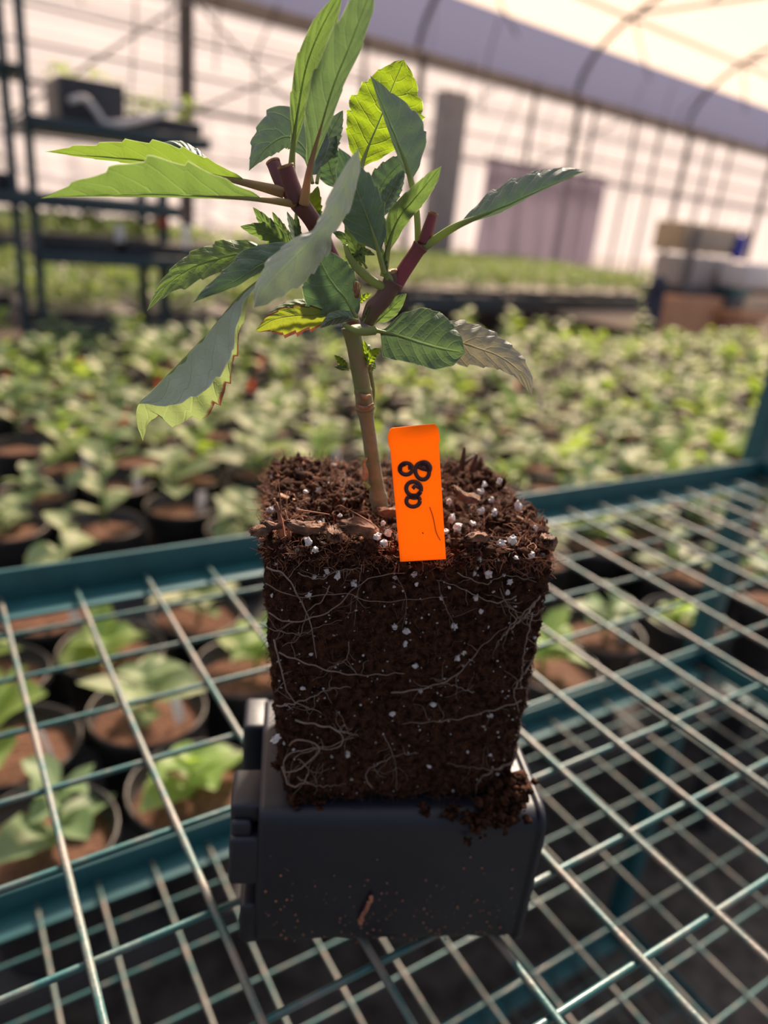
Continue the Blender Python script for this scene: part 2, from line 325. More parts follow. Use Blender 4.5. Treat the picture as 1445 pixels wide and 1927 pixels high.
# back (gutter side) wall of plastic film: upper glazing and hanging lower curtain
b = MB(); b.grid(wavy(-4, 34, 11.05, 1.30, 2.70, 0.015, 4.0, nu=160, nz=5)); struct(b.build('window_1', MT['film_wall']), 'upper clear plastic glazing under the gutter')
b = MB(); b.grid(wavy(-4, 34, 11.0, -0.95, 1.32, 0.05, 7.0, nu=700, nz=6, seed=1.3)); struct(b.build('wall_back', MT['film_wall']), 'hanging translucent plastic side wall with folds')
b = MB()
b.box(G(15, 11.02, -0.75), (38, 0.05, 0.42), RG); struct(b.build('baseboard_back', MT['steel'], smooth=False))
b = MB()
A = np.array([[G(24, n, z) for z in (-0.95, 2.75)] for n in (11, 3)]); b.grid(A); struct(b.build('wall_right', MT['film_wall']))
# roof: barrel vault whose lower band has its shade painted in as darker film
ths = [math.acos(max(-1, min(1, (n - 7) / 4.03))) for n in (11.03, 2.97)]
def arch(a, u): return G(u, 7 + 4.03 * math.cos(a), 2.78 + 2.0 * math.sin(a))
aL = math.asin((3.62 - 2.78) / 2.0)
def vault(a0, a1, name, m, na=14):
    bb = MB(); bb.grid(np.array([[arch(a, u) for a in np.linspace(a0, a1, na)] for u in np.linspace(-6, 34, 40)])); return struct(bb.build(name, m))
vault(0, aL, 'ceiling_shaded_band', MT['film_roof_shaded'], 8)
vault(aL, math.pi, 'ceiling', MT['film_roof'], 26)
# gutter
b = MB(); b.box(G(14, 11.02, 2.74), (40, 0.22, 0.16), RG, 0.02); b.box(G(14, 10.90, 2.62), (40, 0.03, 0.05), RG)
struct(b.build('trim_1', MT['gutter']), 'roof gutter beam')
k = 2
for u in np.arange(0.6, 34, 4.25):
    b = MB(); b.tube([arch(a, u) - np.array([0, 0, 0.04]) for a in np.linspace(0, math.pi, 36)], 0.045, 8)
    struct(b.build('trim_%d' % k, MT['steel_dark']), 'roof hoop'); k += 1
    b = MB(); a4 = math.asin((4.1 - 2.78) / 2.0)
    p, q = arch(a4, u), arch(math.pi - a4, u); b.tube([p, q], 0.035, 6)
    r0 = arch(math.pi / 2, u); b.tube([(p + q) / 2, r0], 0.02, 6)
    for s_ in (0.25, 0.75):
        m0 = p + (q - p) * s_; b.tube([m0, r0 + (m0 - r0) * 0.45], 0.018, 6)
    b.tube([p, arch(a4 * 0.45, u + 2.1)], 0.018, 6)
    struct(b.build('trim_%d' % k, MT['steel_dark']), 'roof truss tie'); k += 1
for a_ in (math.asin((4.1 - 2.78) / 2.0), math.pi / 2, math.pi - 0.6):
    b = MB(); b.tube([arch(a_, -6) - [0, 0, .06], arch(a_, 34) - [0, 0, .06]], 0.03, 6); struct(b.build('trim_%d' % k, MT['steel_dark']), 'roof purlin'); k += 1
# wall posts and rails
for i, u in enumerate(np.r_[np.arange(0.6, 30, 4.25), 4.95, 12.0, 13.9, 15.4, 16.35, 18.6, 19.6, 7.9]):
    b = MB(); r_ = 0.055 if i < 7 else (0.06 if u == 4.95 else 0.032)
    b.box(G(u, 10.88, 0.9), (r_ * 1.6, r_ * 1.6, 3.7), RG); struct(b.build('trim_%d' % k, MT['steel_dark'], smooth=False), 'greenhouse wall post'); k += 1
for z, r_, n_ in ((1.32, 0.03, 10.9), (1.75, 0.018, 10.92), (2.15, 0.018, 10.92), (0.72, 0.02, 10.92), (1.02, 0.018, 11.12), (0.88, 0.015, 11.15), (0.45, 0.018, 11.15), (0.2, 0.015, 11.12), (2.4, 0.015, 11.15), (-0.1, 0.02, 11.1), (1.55, 0.012, 11.15)):
    b = MB(); u1 = 34 if z in (1.32, 1.75, 2.15, 2.4, 1.55) else 9.4
    b.tube([G(-4, n_, z), G(u1, n_, z)], r_, 6); struct(b.build('trim_%d' % k, MT['steel_dark'] if r_ > .017 else MT['steel']), 'horizontal wall rail'); k += 1
rs = random.Random(3)
for i in range(26):     # cords and braces hanging along the wall
    u = 1.5 + i * .62 + rs.uniform(-.05, .05); b = MB(); z1 = rs.uniform(2.4, 3.6); z0 = z1 - rs.uniform(0.9, 2.4)
    b.tube(cat_rom([G(u, 10.6 - rs.uniform(0, .6), z1), G(u + rs.uniform(-.1, .1), 10.5, (z0 + z1) / 2), G(u + rs.uniform(-.2, .2), 10.5, z0)], 8), rs.choice((0.006, 0.009, 0.013)), 5)
    o = b.build('hanging_cord', MT['steel_dark']); tag(o, 'thin dark cord hanging by the plastic wall, %s from the left' % ORD[i], 'cord', 'cords hanging from the roof')
for z in (1.15, .60, .32, 1.45, 1.62, 1.9, 2.28):
    b = MB(); b.tube([G(-4, 11.2, z), G(9.4 if z < 1.3 else 34, 11.2, z)], .009, 5); struct(b.build('trim_%d' % k, MT['steel']), 'thin wall wire'); k += 1
for (u0, z0, u1, z1) in ((2.6, 0.9, 4.9, 2.6), (5.0, 1.3, 7.6, 2.6), (12.1, 1.4, 15, 2.65), (8.9, 1.2, 10.9, 2.6), (5.0, 2.6, 7.2, 1.2)):
    b = MB(); b.tube([G(u0, 10.8, z0), G(u1, 10.8, z1)], 0.02, 6); struct(b.build('trim_%d' % k, MT['steel']), 'diagonal wall brace'); k += 1
# shade curtain and grey column
b = MB(); b.grid(wavy(10.75, 14.45, 10.70, -0.85, 1.36, 0.04, 9, nu=120, nz=10, slant=1.2)); b.tube([G(10.7, 10.7, 1.37), G(14.5, 10.7, 1.37)], 0.02, 6)
tag(b.build('shade_curtain', MT['curtain']), 'purple grey shade curtain hanging inside the plastic side wall', 'curtain')
b = MB(); b.box(G(9.35, 10.3, 0.70), (0.52, 0.30, 3.0), RG, 0.02); b.box(G(9.35, 10.3, -0.85), (0.7, 0.45, 0.25), RG, 0.02)
tag(b.build('metal_column', MT['steel']), 'wide grey sheet metal column standing by the side wall', 'column')

# ================================================================ THE WIRE RACK
X0, X1, Y0, Y1 = -0.25, 0.935, -0.14, 0.512
rack = root('shelving_rack', (0.935, 0.512, -0.95), 'green coated steel wire rack holding the upturned root ball and empty pot', 'rack')
def lip(bb, p0, p1, inward, z):      # angle rail: upright leg and flat leg
    p0, p1, inward = map(np.array, (p0, p1, inward)); L = np.linalg.norm(p1 - p0); d = (p1 - p0) / L
    Rm = np.column_stack([d, inward, np.cross(d, inward)])
    if Rm[2, 2] < 0: Rm[:, 2] *= -1
    c = (p0 + p1) / 2
    bb.box(c + np.array([0, 0, z + 0.006]), (L, 0.0035, 0.026), Rm, 0.0012)
    bb.box(c + inward * 0.013 + np.array([0, 0, z - 0.0065]), (L, 0.026, 0.0025), Rm, 0.0008)
def shelf(z, full=True, first=False):
    bb = MB()
    lip(bb, (X0, Y1, 0), (X1, Y1, 0), (0, -1, 0), z); lip(bb, (X0, Y0, 0), (X1, Y0, 0), (0, 1, 0), z)
    lip(bb, (X1, Y0, 0), (X1, Y1, 0), (-1, 0, 0), z); lip(bb, (X0, Y0, 0), (X0, Y1, 0), (1, 0, 0), z)
    sh = bb.build('shelf_frame', MT['rail'], rack)
    x = 0.026 - 0.0491 * 5
    i = 0
    while x < X1 - 0.02:
        if x > X0 + 0.01:
            w_ = MB(); bend = rng.normal(0, 0.0006, 5)
            xs = x + (0.0008 * rng.normal() if not first else 0)
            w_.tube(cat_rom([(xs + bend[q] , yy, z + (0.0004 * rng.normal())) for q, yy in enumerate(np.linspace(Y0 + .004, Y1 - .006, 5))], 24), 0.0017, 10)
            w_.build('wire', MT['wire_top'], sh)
        x += 0.0491
    y = 0.1095 - 0.0502 * 4
    while y < Y1 - 0.02:
        w_ = MB()
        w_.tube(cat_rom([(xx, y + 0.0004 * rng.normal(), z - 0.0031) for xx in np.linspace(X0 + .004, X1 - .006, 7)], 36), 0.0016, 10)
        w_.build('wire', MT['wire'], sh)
        y += 0.0502
    return sh
shelf(0.0, first=True); shelf(-0.295); shelf(-0.86)
def post(bb_x, bb_y, z0, z1):
    bb = MB(); bb.box((bb_x, bb_y, (z0 + z1) / 2), (0.030, 0.003, z1 - z0), None, .001); bb.box((bb_x - .0135, bb_y + .012, (z0 + z1) / 2), (0.003, 0.026, z1 - z0), None, .001)
    bb.box((bb_x + .0135, bb_y + .012, (z0 + z1) / 2), (0.003, 0.026, z1 - z0), None, .001)
    return bb.build('post', MT['rail'], rack)
post(0.953, 0.520, -0.95, 0.62); post(X0 - .016, 0.520, -0.95, 0.62); post(0.953, Y0 - .03, -0.95, 0.0); post(X0 - .016, Y0 - .03, -0.95, 0.0)

# ================================================================ EMPTY POT ON ITS SIDE
def rsq(hw, hh, r, n=5):
    out = []
    for (sx, sz, a0) in ((1, 1, 0), (-1, 1, 90), (-1, -1, 180), (1, -1, 270)):
        for k_ in range(n + 1):
            a = math.radians(a0 + 90 * k_ / n); out.append((sx * (hw - r) + r * math.cos(a), sz * (hh - r) + r * math.sin(a)))
    return np.array(out)
ya = math.atan2(0.156, 0.988)
PU = math.cos(ya) * Rv + math.sin(ya) * Fv; PN = -math.sin(ya) * Rv + math.cos(ya) * Fv
PZ0 = 0.0022; PH = 0.068
porg = V(0.0148, 0.2034, 0) + PN * 0.0385
porg[2] = PZ0
def PL(u, n, z): return porg + u * PU + n * PN + np.array([0, 0, z])
pot = root('nursery_pot', tuple(porg), 'empty square black pot lying on its side under the root ball', 'pot')
def loop(u, d, zc, hw, hh, r): return np.array([PL(u, a, zc + c) for a, c in rsq(hw, hh, r)])
b = MB()
secs = [(-0.0475, .0335, .0325, .004), (-0.0482, .0345, .0335, .005), (-0.046, .0350, .0338, .006), (0.0, .0368, .0338, .007), (0.0555, .0385, .0338, .008), (0.0565, .0385, .0338, .008),
        (0.0568, .0398, .0352, .009), (0.0592, .0398, .0352, .009), (0.0594, .0390, .0344, .009), (0.0590, .0370, .0322, .007), (0.0, .0355, .0322, .006), (-0.045, .0335, .0320, .005)]
Ls = [loop(u, 0, 0.0340, hw, hh, r) for u, hw, hh, r in secs]; n_ = len(Ls[0])
v = np.concatenate(Ls); f = [(i * n_ + j, (i + 1) * n_ + j, (i + 1) * n_ + (j + 1) % n_, i * n_ + (j + 1) % n_) for i in range(len(Ls) - 1) for j in range(n_)]
f += [tuple(range(n_)), tuple(reversed([(len(Ls) - 1) * n_ + j for j in range(n_)]))]
b.add(v, f); b.build('pot_body', MT['navy'], pot)
RP = np.column_stack([PU, PN, [0, 0, 1]])
def foot(u0, u1, n0, n1, z0, z1, bev=0.002):
    bb = MB(); bb.box(PL((u0 + u1) / 2, (n0 + n1) / 2, (z0 + z1) / 2), (abs(u1 - u0), abs(n1 - n0), abs(z1 - z0)), RP, bev)
    return bb.build('base_foot', MT['navy'], pot)
foot(-0.0585, -0.046, -0.0345, -0.008, 0.0325, 0.0555); foot(-0.0580, -0.050, -0.0325, -0.008, 0.052, 0.0615)
foot(-0.0585, -0.046, -0.0300, -0.010, 0.0585, 0.0672)
foot(-0.0540, -0.046, -0.0345, -0.012, 0.0008, 0.0215)
foot(-0.0565, -0.046, 0.014, 0.0345, 0.034, 0.0672); foot(-0.0540, -0.046, 0.012, 0.0345, 0.0008, 0.024)
# dirt specks stuck to the pot
b = MB()
for i in range(150):
    u = rng.uniform(-.045, .055); z = abs(rng.normal(0, .018)) + .004
    if z > .06: continue
    s_ = rng.uniform(.00012, .00035); b.box(PL(u, -0.0372 - 0.0018 * (u + .046) / .1 - s_ * .3, z), (s_ * 2, s_, s_ * 2.2), RP @ np.array(Matrix.Rotation(rng.uniform(0, 3), 3, 'Y')), s_ * .4)
for i in range(16):
    t_ = i / 15; b.box(PL(-.0075 + .0035 * t_ + rng.normal(0, .0003), -0.0382, .015 + .014 * t_), (.0014, .0012, .0016), RP @ np.array(Matrix.Rotation(rng.uniform(0, 3), 3, 'Y')), .0005)
o = b.build('soil_crumbs', MT['fibre'], pot); o['kind'] = 'stuff'

# ================================================================ PLANT: root ball
PB = V(0.012, 0.235, 0.070)
plant = root('dahlia_plant', tuple(PB), 'leafy green dahlia plant out of its pot, root ball standing on the black pot', 'plant')
T_ = dict(FL=V(-.0356, .197, .178), FR=V(.0590, .2165, .178), BL=V(-.048, .268, .178), BR=V(.0455, .288, .178))
B_ = dict(FL=V(-.0262, .2065, .0695), FR=V(.0600, .2215, .0695), BL=V(-.036, .262, .0695), BR=V(.050, .278, .0695))
def cube_pt(s, t, h):   # s left..right, t front..back, h bottom..top
    def bil(D): return (D['FL'] * (1 - s) + D['FR'] * s) * (1 - t) + (D['BL'] * (1 - s) + D['BR'] * s) * t
    return bil(B_) * (1 - h) + bil(T_) * h
def gs(s, t, s0, t0, a, w_): return a * math.exp(-((s - s0) ** 2 + (t - t0) ** 2) / w_ ** 2)
def topH(s, t):
    return gs(s, t, .15, .90, .0050, .17) + gs(s, t, .80, .85, .0050, .16) + gs(s, t, .97, .35, .0035, .12) + gs(s, t, .28, .55, .005, .13) - gs(s, t, .62, .30, .003, .2) \
        - gs(s, t, .30, .22, .0035, .15) + gs(s, t, .05, .15, .002, .1) + gs(s, t, .52, .9, .003, .2)
FNRM = -(np.cross(T_['FR'] - T_['FL'], B_['FL'] - T_['FL'])); FNRM /= np.linalg.norm(FNRM)
if FNRM @ Fv > 0: FNRM = -FNRM
def fb(p, sc, o=4): return noise.fractal(Vector(p * sc), 0.9, 2.0, o)
def soil_point(s, t, h, nrm):
    p = cube_pt(s, t, h)
    c = abs(h - .5) * 2
    if h > .5: p = p + np.array([0, 0, topH(s, t) * ((h - .5) * 2) ** 3])
    ns, nt_, nh = (s - .5) * 2, (t - .5) * 2, (h - .5) * 2
    k = (abs(ns) ** 10 + abs(nt_) ** 10 + abs(nh) ** 10) ** (1 / 10.0)
    ctr = cube_pt(.5, .5, .5); p = ctr + (p - ctr) / max(k, 1e-6) ** 0.6
    amp = 0.0016 if h < .93 else 0.0042
    if abs(ns) > .97 and h < .93: amp = .0022
    if h < .06: amp = .003
    d_ = amp * (0.6 * fb(p, 110) + 0.5 * fb(p, 380) + 0.35 * fb(p, 900, 2))
    hol = 0
    return p + nrm * d_
bm_v = []; b = MB(); N = 120
faces = [('front', lambda a, c: (a, 0, c)), ('back', lambda a, c: (1 - a, 1, c)), ('left', lambda a, c: (0, 1 - a, c)), ('right', lambda a, c: (1, a, c)), ('top', lambda a, c: (a, c, 1)), ('bottom', lambda a, c: (a, 1 - c, 0))]
ctr = cube_pt(.5, .5, .5)
for nm, fn in faces:
    Nn = {'front': 170, 'top': 170, 'back': 50, 'bottom': 40}.get(nm, 90)
    A = np.zeros((Nn, Nn, 3))
    for i in range(Nn):
        for j in range(Nn):
            s, t, h = fn(i / (Nn - 1), j / (Nn - 1))
            nn = np.array([(s - .5), (t - .5), (h - .5)]); nn = np.sign(nn) * np.abs(nn * 2) ** 6; nn /= np.linalg.norm(nn)
            wn_ = nn[0] * PU + nn[1] * PN + nn[2] * np.array([0, 0, 1])
            A[i, j] = soil_point(s, t, h, wn_)
    b.grid(A)
ball = b.build('root_ball', MT['soil'], plant)
# crumbling lower right corner that spills over the pot edge
b = MB()
def lump(bb, c, r, seed, sq=(1, 1, 1), sub=3, mi=0, am=.45, fr=1.6):
    bm = bmesh.new(); bmesh.ops.create_icosphere(bm, subdivisions=sub, radius=1)
    v = np.array([q.co[:] for q in bm.verts]); bm.verts.index_update(); f = [[q.index for q in fc.verts] for fc in bm.faces]; bm.free()
    dd = np.array([1 + am * noise.fractal(Vector(q * fr + seed), 1, 2, 4) for q in v])
    bb.add(v * dd[:, None] * r * np.array(sq) + c, f, mi)
cl = [(955, 1500, .215, .0060, 30), (930, 1525, .212, .0055, 34), (960, 1535, .210, .0040, 22), (885, 1542, .209, .0035, 16), (900, 1558, .207, .0028, 12), (880, 1585, .2055, .0016, 8), (850, 1525, .212, .0035, 14), (978, 1475, .219, .005, 20),
      (560, 1500, .207, .0035, 16), (640, 1520, .210, .0025, 12), (740, 1524, .212, .0025, 12), (800, 1524, .212, .0028, 14), (600, 1512, .208, .0030, 12), (530, 1440, .210, .0025, 10), (700, 1522, .211, .0022, 10), (945, 1552, .207, .0020, 8), (517, 1440, .209, .0018, 6)]
for i, (px, py, bb_, r, nn_) in enumerate(cl):
    for k_ in range(nn_ * 3):
        c = Pb(px, py, bb_) + rng.normal(0, .5, 3) * r * [1, 1, .8]
        lump(b, c, r * rng.uniform(.08, .38), i * 3.1 + k_, sq=rng.uniform(.6, 1.4, 3), sub=1 if rng.random() < .6 else 2, am=.8)
for k_ in range(900):   # granular texture on the faces
    e_ = rng.choice(3, p=[.7, .15, .15]); q, h = rng.random(), rng.random(); s_, t_ = ((q, 0.0), (0.0, q), (1.0, q))[e_]; out = (FNRM, -PU, PU)[e_]
    lump(b, soil_point(s_, t_, h, out) - out * .0002, rng.uniform(.0003, .0012), k_ * .7, sq=rng.uniform(.5, 1.5, 3), sub=1, am=.8)
for (px, py, z, r) in ((560, 900, .183, .0055), (590, 885, .183, .005), (545, 920, .182, .004), (640, 935, .182, .0055), (670, 945, .181, .004), (900, 900, .184, .005), (930, 915, .183, .004), (985, 965, .181, .0048), (1010, 985, .180, .0035), (940, 985, .181, .0045), (600, 960, .181, .004), (530, 970, .180, .0035), (870, 1030, .179, .0035), (700, 1030, .179, .003)):
    for k_ in range(34):
        lump(b, Pz(px, py, z - .001) + rng.normal(0, .42, 3) * r * [1, 1, .5], r * rng.uniform(.12, .42), px + k_ * 1.3, sq=rng.uniform(.5, 1.5, 3), sub=1, am=.9)
for k_ in range(1100):
    lump(b, soil_point(rng.random(), rng.random(), 1, np.array([0, 0, 1.])), rng.uniform(.0005, .0022) * (1 if rng.random() < .8 else 1.5), k_ * .9, sq=rng.uniform(.5, 1.5, 3), sub=1, am=.9)
o = b.build('soil_crumble', MT['soil'], ball); o['kind'] = 'stuff'

def fpt(px, py, off=0.0009):
    d = ray(px, py); p0 = T_['FL'] * .5 + B_['FR'] * .5; q = CAM + d * (((p0 - CAM) @ FNRM) / (d @ FNRM)); return q + FNRM * off
# fibres
def strand(bb, p, d, L, r, curl, n=5, mi=0):
    pts = [p]; d = d / np.linalg.norm(d)
    for i in range(n - 1):
        d = d + rng.normal(0, curl, 3); d /= np.linalg.norm(d); pts.append(pts[-1] + d * L / (n - 1))
    bb.tube(pts, np.linspace(r, r * .5, n), 4, mi, cap=False)
b = MB()
for i in range(6500):
    s, t = rng.uniform(-.01, 1.01), rng.uniform(0, 1.0) ** 1.1
    p = soil_point(min(1, max(0, s)), min(1, max(0, t)), 1, np.array([0, 0, 1.0]))
    strand(b, p + [0, 0, rng.uniform(-.0008, .0012)], rng.normal(0, 1, 3) * [1, 1, .38] + [0, 0, .12], rng.uniform(.002, .0085), rng.uniform(.00006, .00017), .45, mi=int(rng.random() < .45))
for i in range(1600):   # fringe along the front, left and right top edges
    e_ = rng.choice(3, p=[.5, .25, .25]); q = rng.random()
    s, t = ((q, 0.0), (0.0, q), (1.0, q))[e_]; p = soil_point(s, t, 1 - .06 * rng.random() ** 2, np.array([0, 0, 0.0]))
    out = (FNRM, -PU, PU)[e_]
    strand(b, p, out * rng.uniform(.1, 1) + rng.normal(0, .8, 3), rng.uniform(.0015, .0055), rng.uniform(.00006, .00015), .5, mi=int(rng.random() < .3))
o = b.build('top_fibre', [MT['fibre'], MT['fibre_dark']], ball); o['kind'] = 'stuff'
b = MB()
for i in range(6500):
    e_ = rng.choice(3, p=[.74, .13, .13]); q, h = rng.random(), rng.random()
    s, t = ((q, 0.0), (0.0, q), (1.0, q))[e_]; out = (FNRM, -PU, PU)[e_]
    p = soil_point(s, t, h, out)
    strand(b, p + out * rng.uniform(-.0003, .0005), rng.normal(0, 1, 3) + out * rng.uniform(-.2, .45), rng.uniform(.001, .0045), rng.uniform(.00005, .00012), .5, n=4)
for i in range(700):
    px = rng.choice([rng.uniform(540, 980), rng.uniform(850, 985)]); 
    py = 1505 + rng.uniform(-15, 25) + (35 * rng.random() if px > 850 else 0)
    strand(b, Pb(px, py, .2085 + .012 * (px - 540) / 440 - (.004 if py > 1530 else 0)), rng.normal(0, 1, 3) + np.array([0, 0, -.3]), rng.uniform(.0015, .006), rng.uniform(.00005, .00013), .5, n=4)
o = b.build('side_fibre', MT['fibre_dark'], ball); o['kind'] = 'stuff'
# perlite
b = MB()
for i in range(430):
    if rng.random() < .64:
        q, h = rng.random(), rng.random() ** .85; p = soil_point(q, 0, h, FNRM) + FNRM * .0002; r = rng.uniform(.00012, .00035) if rng.random() < .85 else rng.uniform(.0004, .0009)
    else:
        q, t = rng.random(), rng.random(); p = soil_point(q, t, 1, np.array([0, 0, 1.])) + [0, 0, .0004]; r = rng.uniform(.0004, .0012)
    lump(b, p, r, i * 1.7, sq=rng.uniform(.5, 1.4, 3), sub=2, am=.9)
for (px, py, r_) in [(635, 1083, 1.1), (665, 1098, .9), (615, 1075, .8), (765, 1187, 1.0), (855, 1178, .9), (845, 1105, .6), (905, 1150, .6), (860, 1238, 1.1), (815, 1325, 1.0), (738, 1343, .8), (960, 1095, .7), (1000, 1045, .9), (970, 1050, .8), (655, 1418, 1.1), (880, 1415, .8), (910, 1366, .7), (520, 1390, 1.2), (570, 1295, .6), (830, 1125, .7), (895, 1125, .6), (920, 1080, 1.0), (955, 1115, .8), (925, 1500, 1.2), (945, 1515, 1.4), (905, 1512, 1.3), (878, 1535, 1.4), (960, 1500, 1.0), (930, 1480, .9), (780, 1080, .7), (765, 1050, .9), (580, 1120, .8)]:
    lump(b, fpt(px, py, .0001 if py < 1470 else .005), r_ * .00105, px * .37, sq=rng.uniform(.6, 1.3, 3), sub=2, am=1.0)
for (px, py, z, r_) in [(905, 925, .186, 1.5), (887, 945, .185, 1.6), (925, 940, .185, 1.3), (930, 965, .183, 1.8), (905, 962, .183, 1.5), (850, 975, .182, 1.9), (838, 1000, .181, 1.5), (845, 945, .184, 1.4), (975, 952, .184, 2.0), (1008, 993, .182, 1.2), (965, 1015, .181, 2.0), (943, 1022, .180, 1.8), (720, 985, .182, 1.2), (710, 1010, .181, 1.5), (722, 1022, .180, 1.4), (730, 1003, .181, 1.2), (855, 925, .186, 1.2), (575, 925, .186, 1.1), (600, 985, .182, 1.0), (580, 1018, .180, 1.5), (593, 1035, .179, 1.2), (640, 970, .183, .9), (890, 985, .182, 1.5), (860, 993, .182, 1.9), (912, 912, .188, 1.6), (940, 905, .19, 1.3)]:
    lump(b, Pz(px, py, z + .0006), r_ * .00072, px * .11, sq=rng.uniform(.7, 1.3, 3), sub=2, am=.8)
o = b.build('perlite', MT['perlite'], ball, smooth=False); o['kind'] = 'stuff'
# roots across the front face
b = MB()
roots = [([(500, 1065), (540, 1085), (575, 1140), (590, 1180), (600, 1240)], .36), ([(505, 1150), (540, 1165), (580, 1160), (630, 1140), (660, 1110), (700, 1085), (760, 1075)], .3), ([(515, 1200), (530, 1260), (540, 1300), (560, 1320), (600, 1335)], .36),
         ([(525, 1225), (580, 1245), (640, 1262), (700, 1266), (760, 1262)], .34), ([(700, 1262), (780, 1262), (840, 1275), (900, 1200), (960, 1165), (1010, 1140)], .0), ([(735, 1300), (790, 1290), (850, 1270), (900, 1215), (950, 1175)], .34),
         ([(1005, 1130), (975, 1165), (940, 1200)], .5), ([(1015, 1120), (960, 1180), (935, 1215)], .3), ([(970, 1120), (930, 1130), (890, 1115), (850, 1095), (820, 1085)], .26),
         ([(520, 1325), (570, 1315), (620, 1295), (660, 1290)], .3), ([(555, 1352), (600, 1362), (635, 1372), (645, 1390), (630, 1405), (590, 1405), (550, 1420)], .42), ([(635, 1372), (680, 1378)], .3),
         ([(980, 1315), (920, 1335), (860, 1350), (760, 1358)], .28), ([(965, 1430), (920, 1450), (895, 1470), (890, 1530)], .42), ([(965, 1430), (930, 1445), (880, 1440), (840, 1430)], .25), ([(545, 1400), (560, 1385), (600, 1400), (580, 1430), (540, 1450), (535, 1425), (560, 1410), (620, 1400), (660, 1385)], .4),
         ([(530, 1440), (545, 1470), (570, 1465), (580, 1440), (560, 1420)], .38), ([(700, 1480), (690, 1450), (740, 1420), (790, 1410)], .25), ([(680, 1060), (670, 1120), (660, 1180)], .12), ([(745, 1080), (765, 1120), (760, 1180)], .12), ([(830, 1120), (850, 1160)], .15),
         ([(500, 1095), (560, 1120), (640, 1115), (700, 1130), (780, 1125), (840, 1120)], .2), ([(505, 1180), (560, 1190), (600, 1175), (640, 1165)], .2), ([(890, 1300), (850, 1290), (800, 1275)], .2), ([(1000, 1240), (970, 1290), (975, 1330)], .4),
         ([(1000, 1150), (990, 1220), (985, 1290)], .3), ([(620, 1100), (600, 1130), (575, 1150), (560, 1200), (530, 1215)], .22), ([(940, 1105), (960, 1140), (1000, 1160)], .2), ([(560, 1075), (600, 1085), (630, 1070), (680, 1066)], .2), ([(860, 1075), (910, 1095), (950, 1080), (1010, 1090)], .2),
         ([(655, 1205), (645, 1240), (600, 1260)], .18), ([(560, 1460), (600, 1475), (650, 1470)], .2), ([(720, 1380), (740, 1420), (745, 1480)], .2)]
for pts, r in roots:
    if r == 0: continue
    q = cat_rom([(x, y, 0) for x, y in pts], 30)
    q[:, :2] += np.cumsum(rng.normal(0, .5, (30, 2)), axis=0)
    w3 = np.array([fpt(x, y, .0007 + .0008 * math.sin(i * .7) ** 2) for i, (x, y, _) in enumerate(q)])
    b.tube(w3, np.linspace(r * .0009, r * .00035, 30), 6)
    for kx in range(rng.integers(3, 7)):
        i0 = rng.integers(3, 28); x, y, _ = q[i0]; a = rng.uniform(0, 6.28); L = rng.uniform(15, 55)
        bp = [(x, y, 0)]
        for m in range(5):
            a += rng.normal(0, .35); x += math.cos(a) * L / 5; y += math.sin(a) * L / 5
            x = min(1040 - max(0, (y - 1040)) * .16, max(495 + max(0, (y - 1040)) * .08, x)); y = min(1500, max(1048, y)); bp.append((x, y, 0))
        b.tube([fpt(x_, y_, .0008) for x_, y_, _ in cat_rom(bp, 12)], np.linspace(r * .0004, .00006, 12), 4)
# matted root sheet down the right edge
for kx in range(26):
    h0, h1 = rng.uniform(.1, .95), 0; pts = []
    s0 = 1.0; h = .98 * rng.random(); L = rng.uniform(.15, .5); tt = rng.uniform(0, .25)
    for m in range(8):
        hh = min(.93, max(.05, h - L * m / 7)); pts.append(soil_point(1, min(1, max(0.02, tt + rng.normal(0, .02))), hh, PU) + PU * .0006)
    b.tube(cat_rom(pts, 16), rng.uniform(.0001, .0003), 5)
o = b.build('root_network', MT['root'], ball); o['kind'] = 'stuff'
# bark pieces and splinters on top
def chunk(px, py, z, sx, sy, sz, rz, ry=0.0, nm='bark_chip', m='bark'):
    bm = bmesh.new(); bmesh.ops.create_cube(bm, size=1); bmesh.ops.subdivide_edges(bm, edges=list(bm.edges), cuts=14, use_grid_fill=True)
    Rm = Matrix.Rotation(rz, 3, 'Z') @ Matrix.Rotation(ry, 3, 'Y')
    c = Pz(px, py, z); 
    for q in bm.verts:
        p = Vector((q.co.x * sx, q.co.y * sy, q.co.z * sz)); e_ = 1 - .45 * (abs(q.co.x) * 2) ** 3; p.y *= e_; p.z *= e_; p.z += 90 * p.x * p.x * (.5 if px % 2 else -.5); p += Vector([noise.fractal(p * 350 + Vector((i * 9, px, 0)), 1, 2, 3) for i in range(3)]) * .0007; rg = noise.noise(Vector((q.co.x * 2.5, q.co.y * 16, px * .1))) ; p.z += .0010 * rg * (1 if q.co.z > 0 else -.3); p.x += .0022 * noise.noise(Vector((q.co.y * 14, q.co.z * 14, px * .2))) * (1 if abs(q.co.x) > .4 else 0)
        q.co = Rm @ p
    v = np.array([q.co[:] for q in bm.verts]) + c; bm.verts.index_update(); f = [[q.index for q in fc.verts] for fc in bm.faces]; bm.free()
    bb = MB(); bb.add(v, f); return bb.build(nm, MT[m], ball)
va = math.atan2(Fv[1], Fv[0])
b = MB()
for k_ in range(320):
    p = soil_point(rng.random(), rng.random(), 1, np.array([0, 0, 1.])) + [0, 0, .0008]; L_ = rng.uniform(.0008, .0035)
    Rr = np.array((Matrix.Rotation(rng.uniform(0, 6), 3, 'Z') @ Matrix.Rotation(rng.normal(0, .5), 3, 'Y') @ Matrix.Rotation(rng.normal(0, .5), 3, 'X')))
    b.box(p, (L_, L_ * rng.uniform(.25, .6), L_ * .2), Rr, L_ * .06, mi=int(rng.random() < .35))
o = b.build('bark_crumbs', [MT['bark'], MT['cut']], ball, smooth=False); o['kind'] = 'stuff'
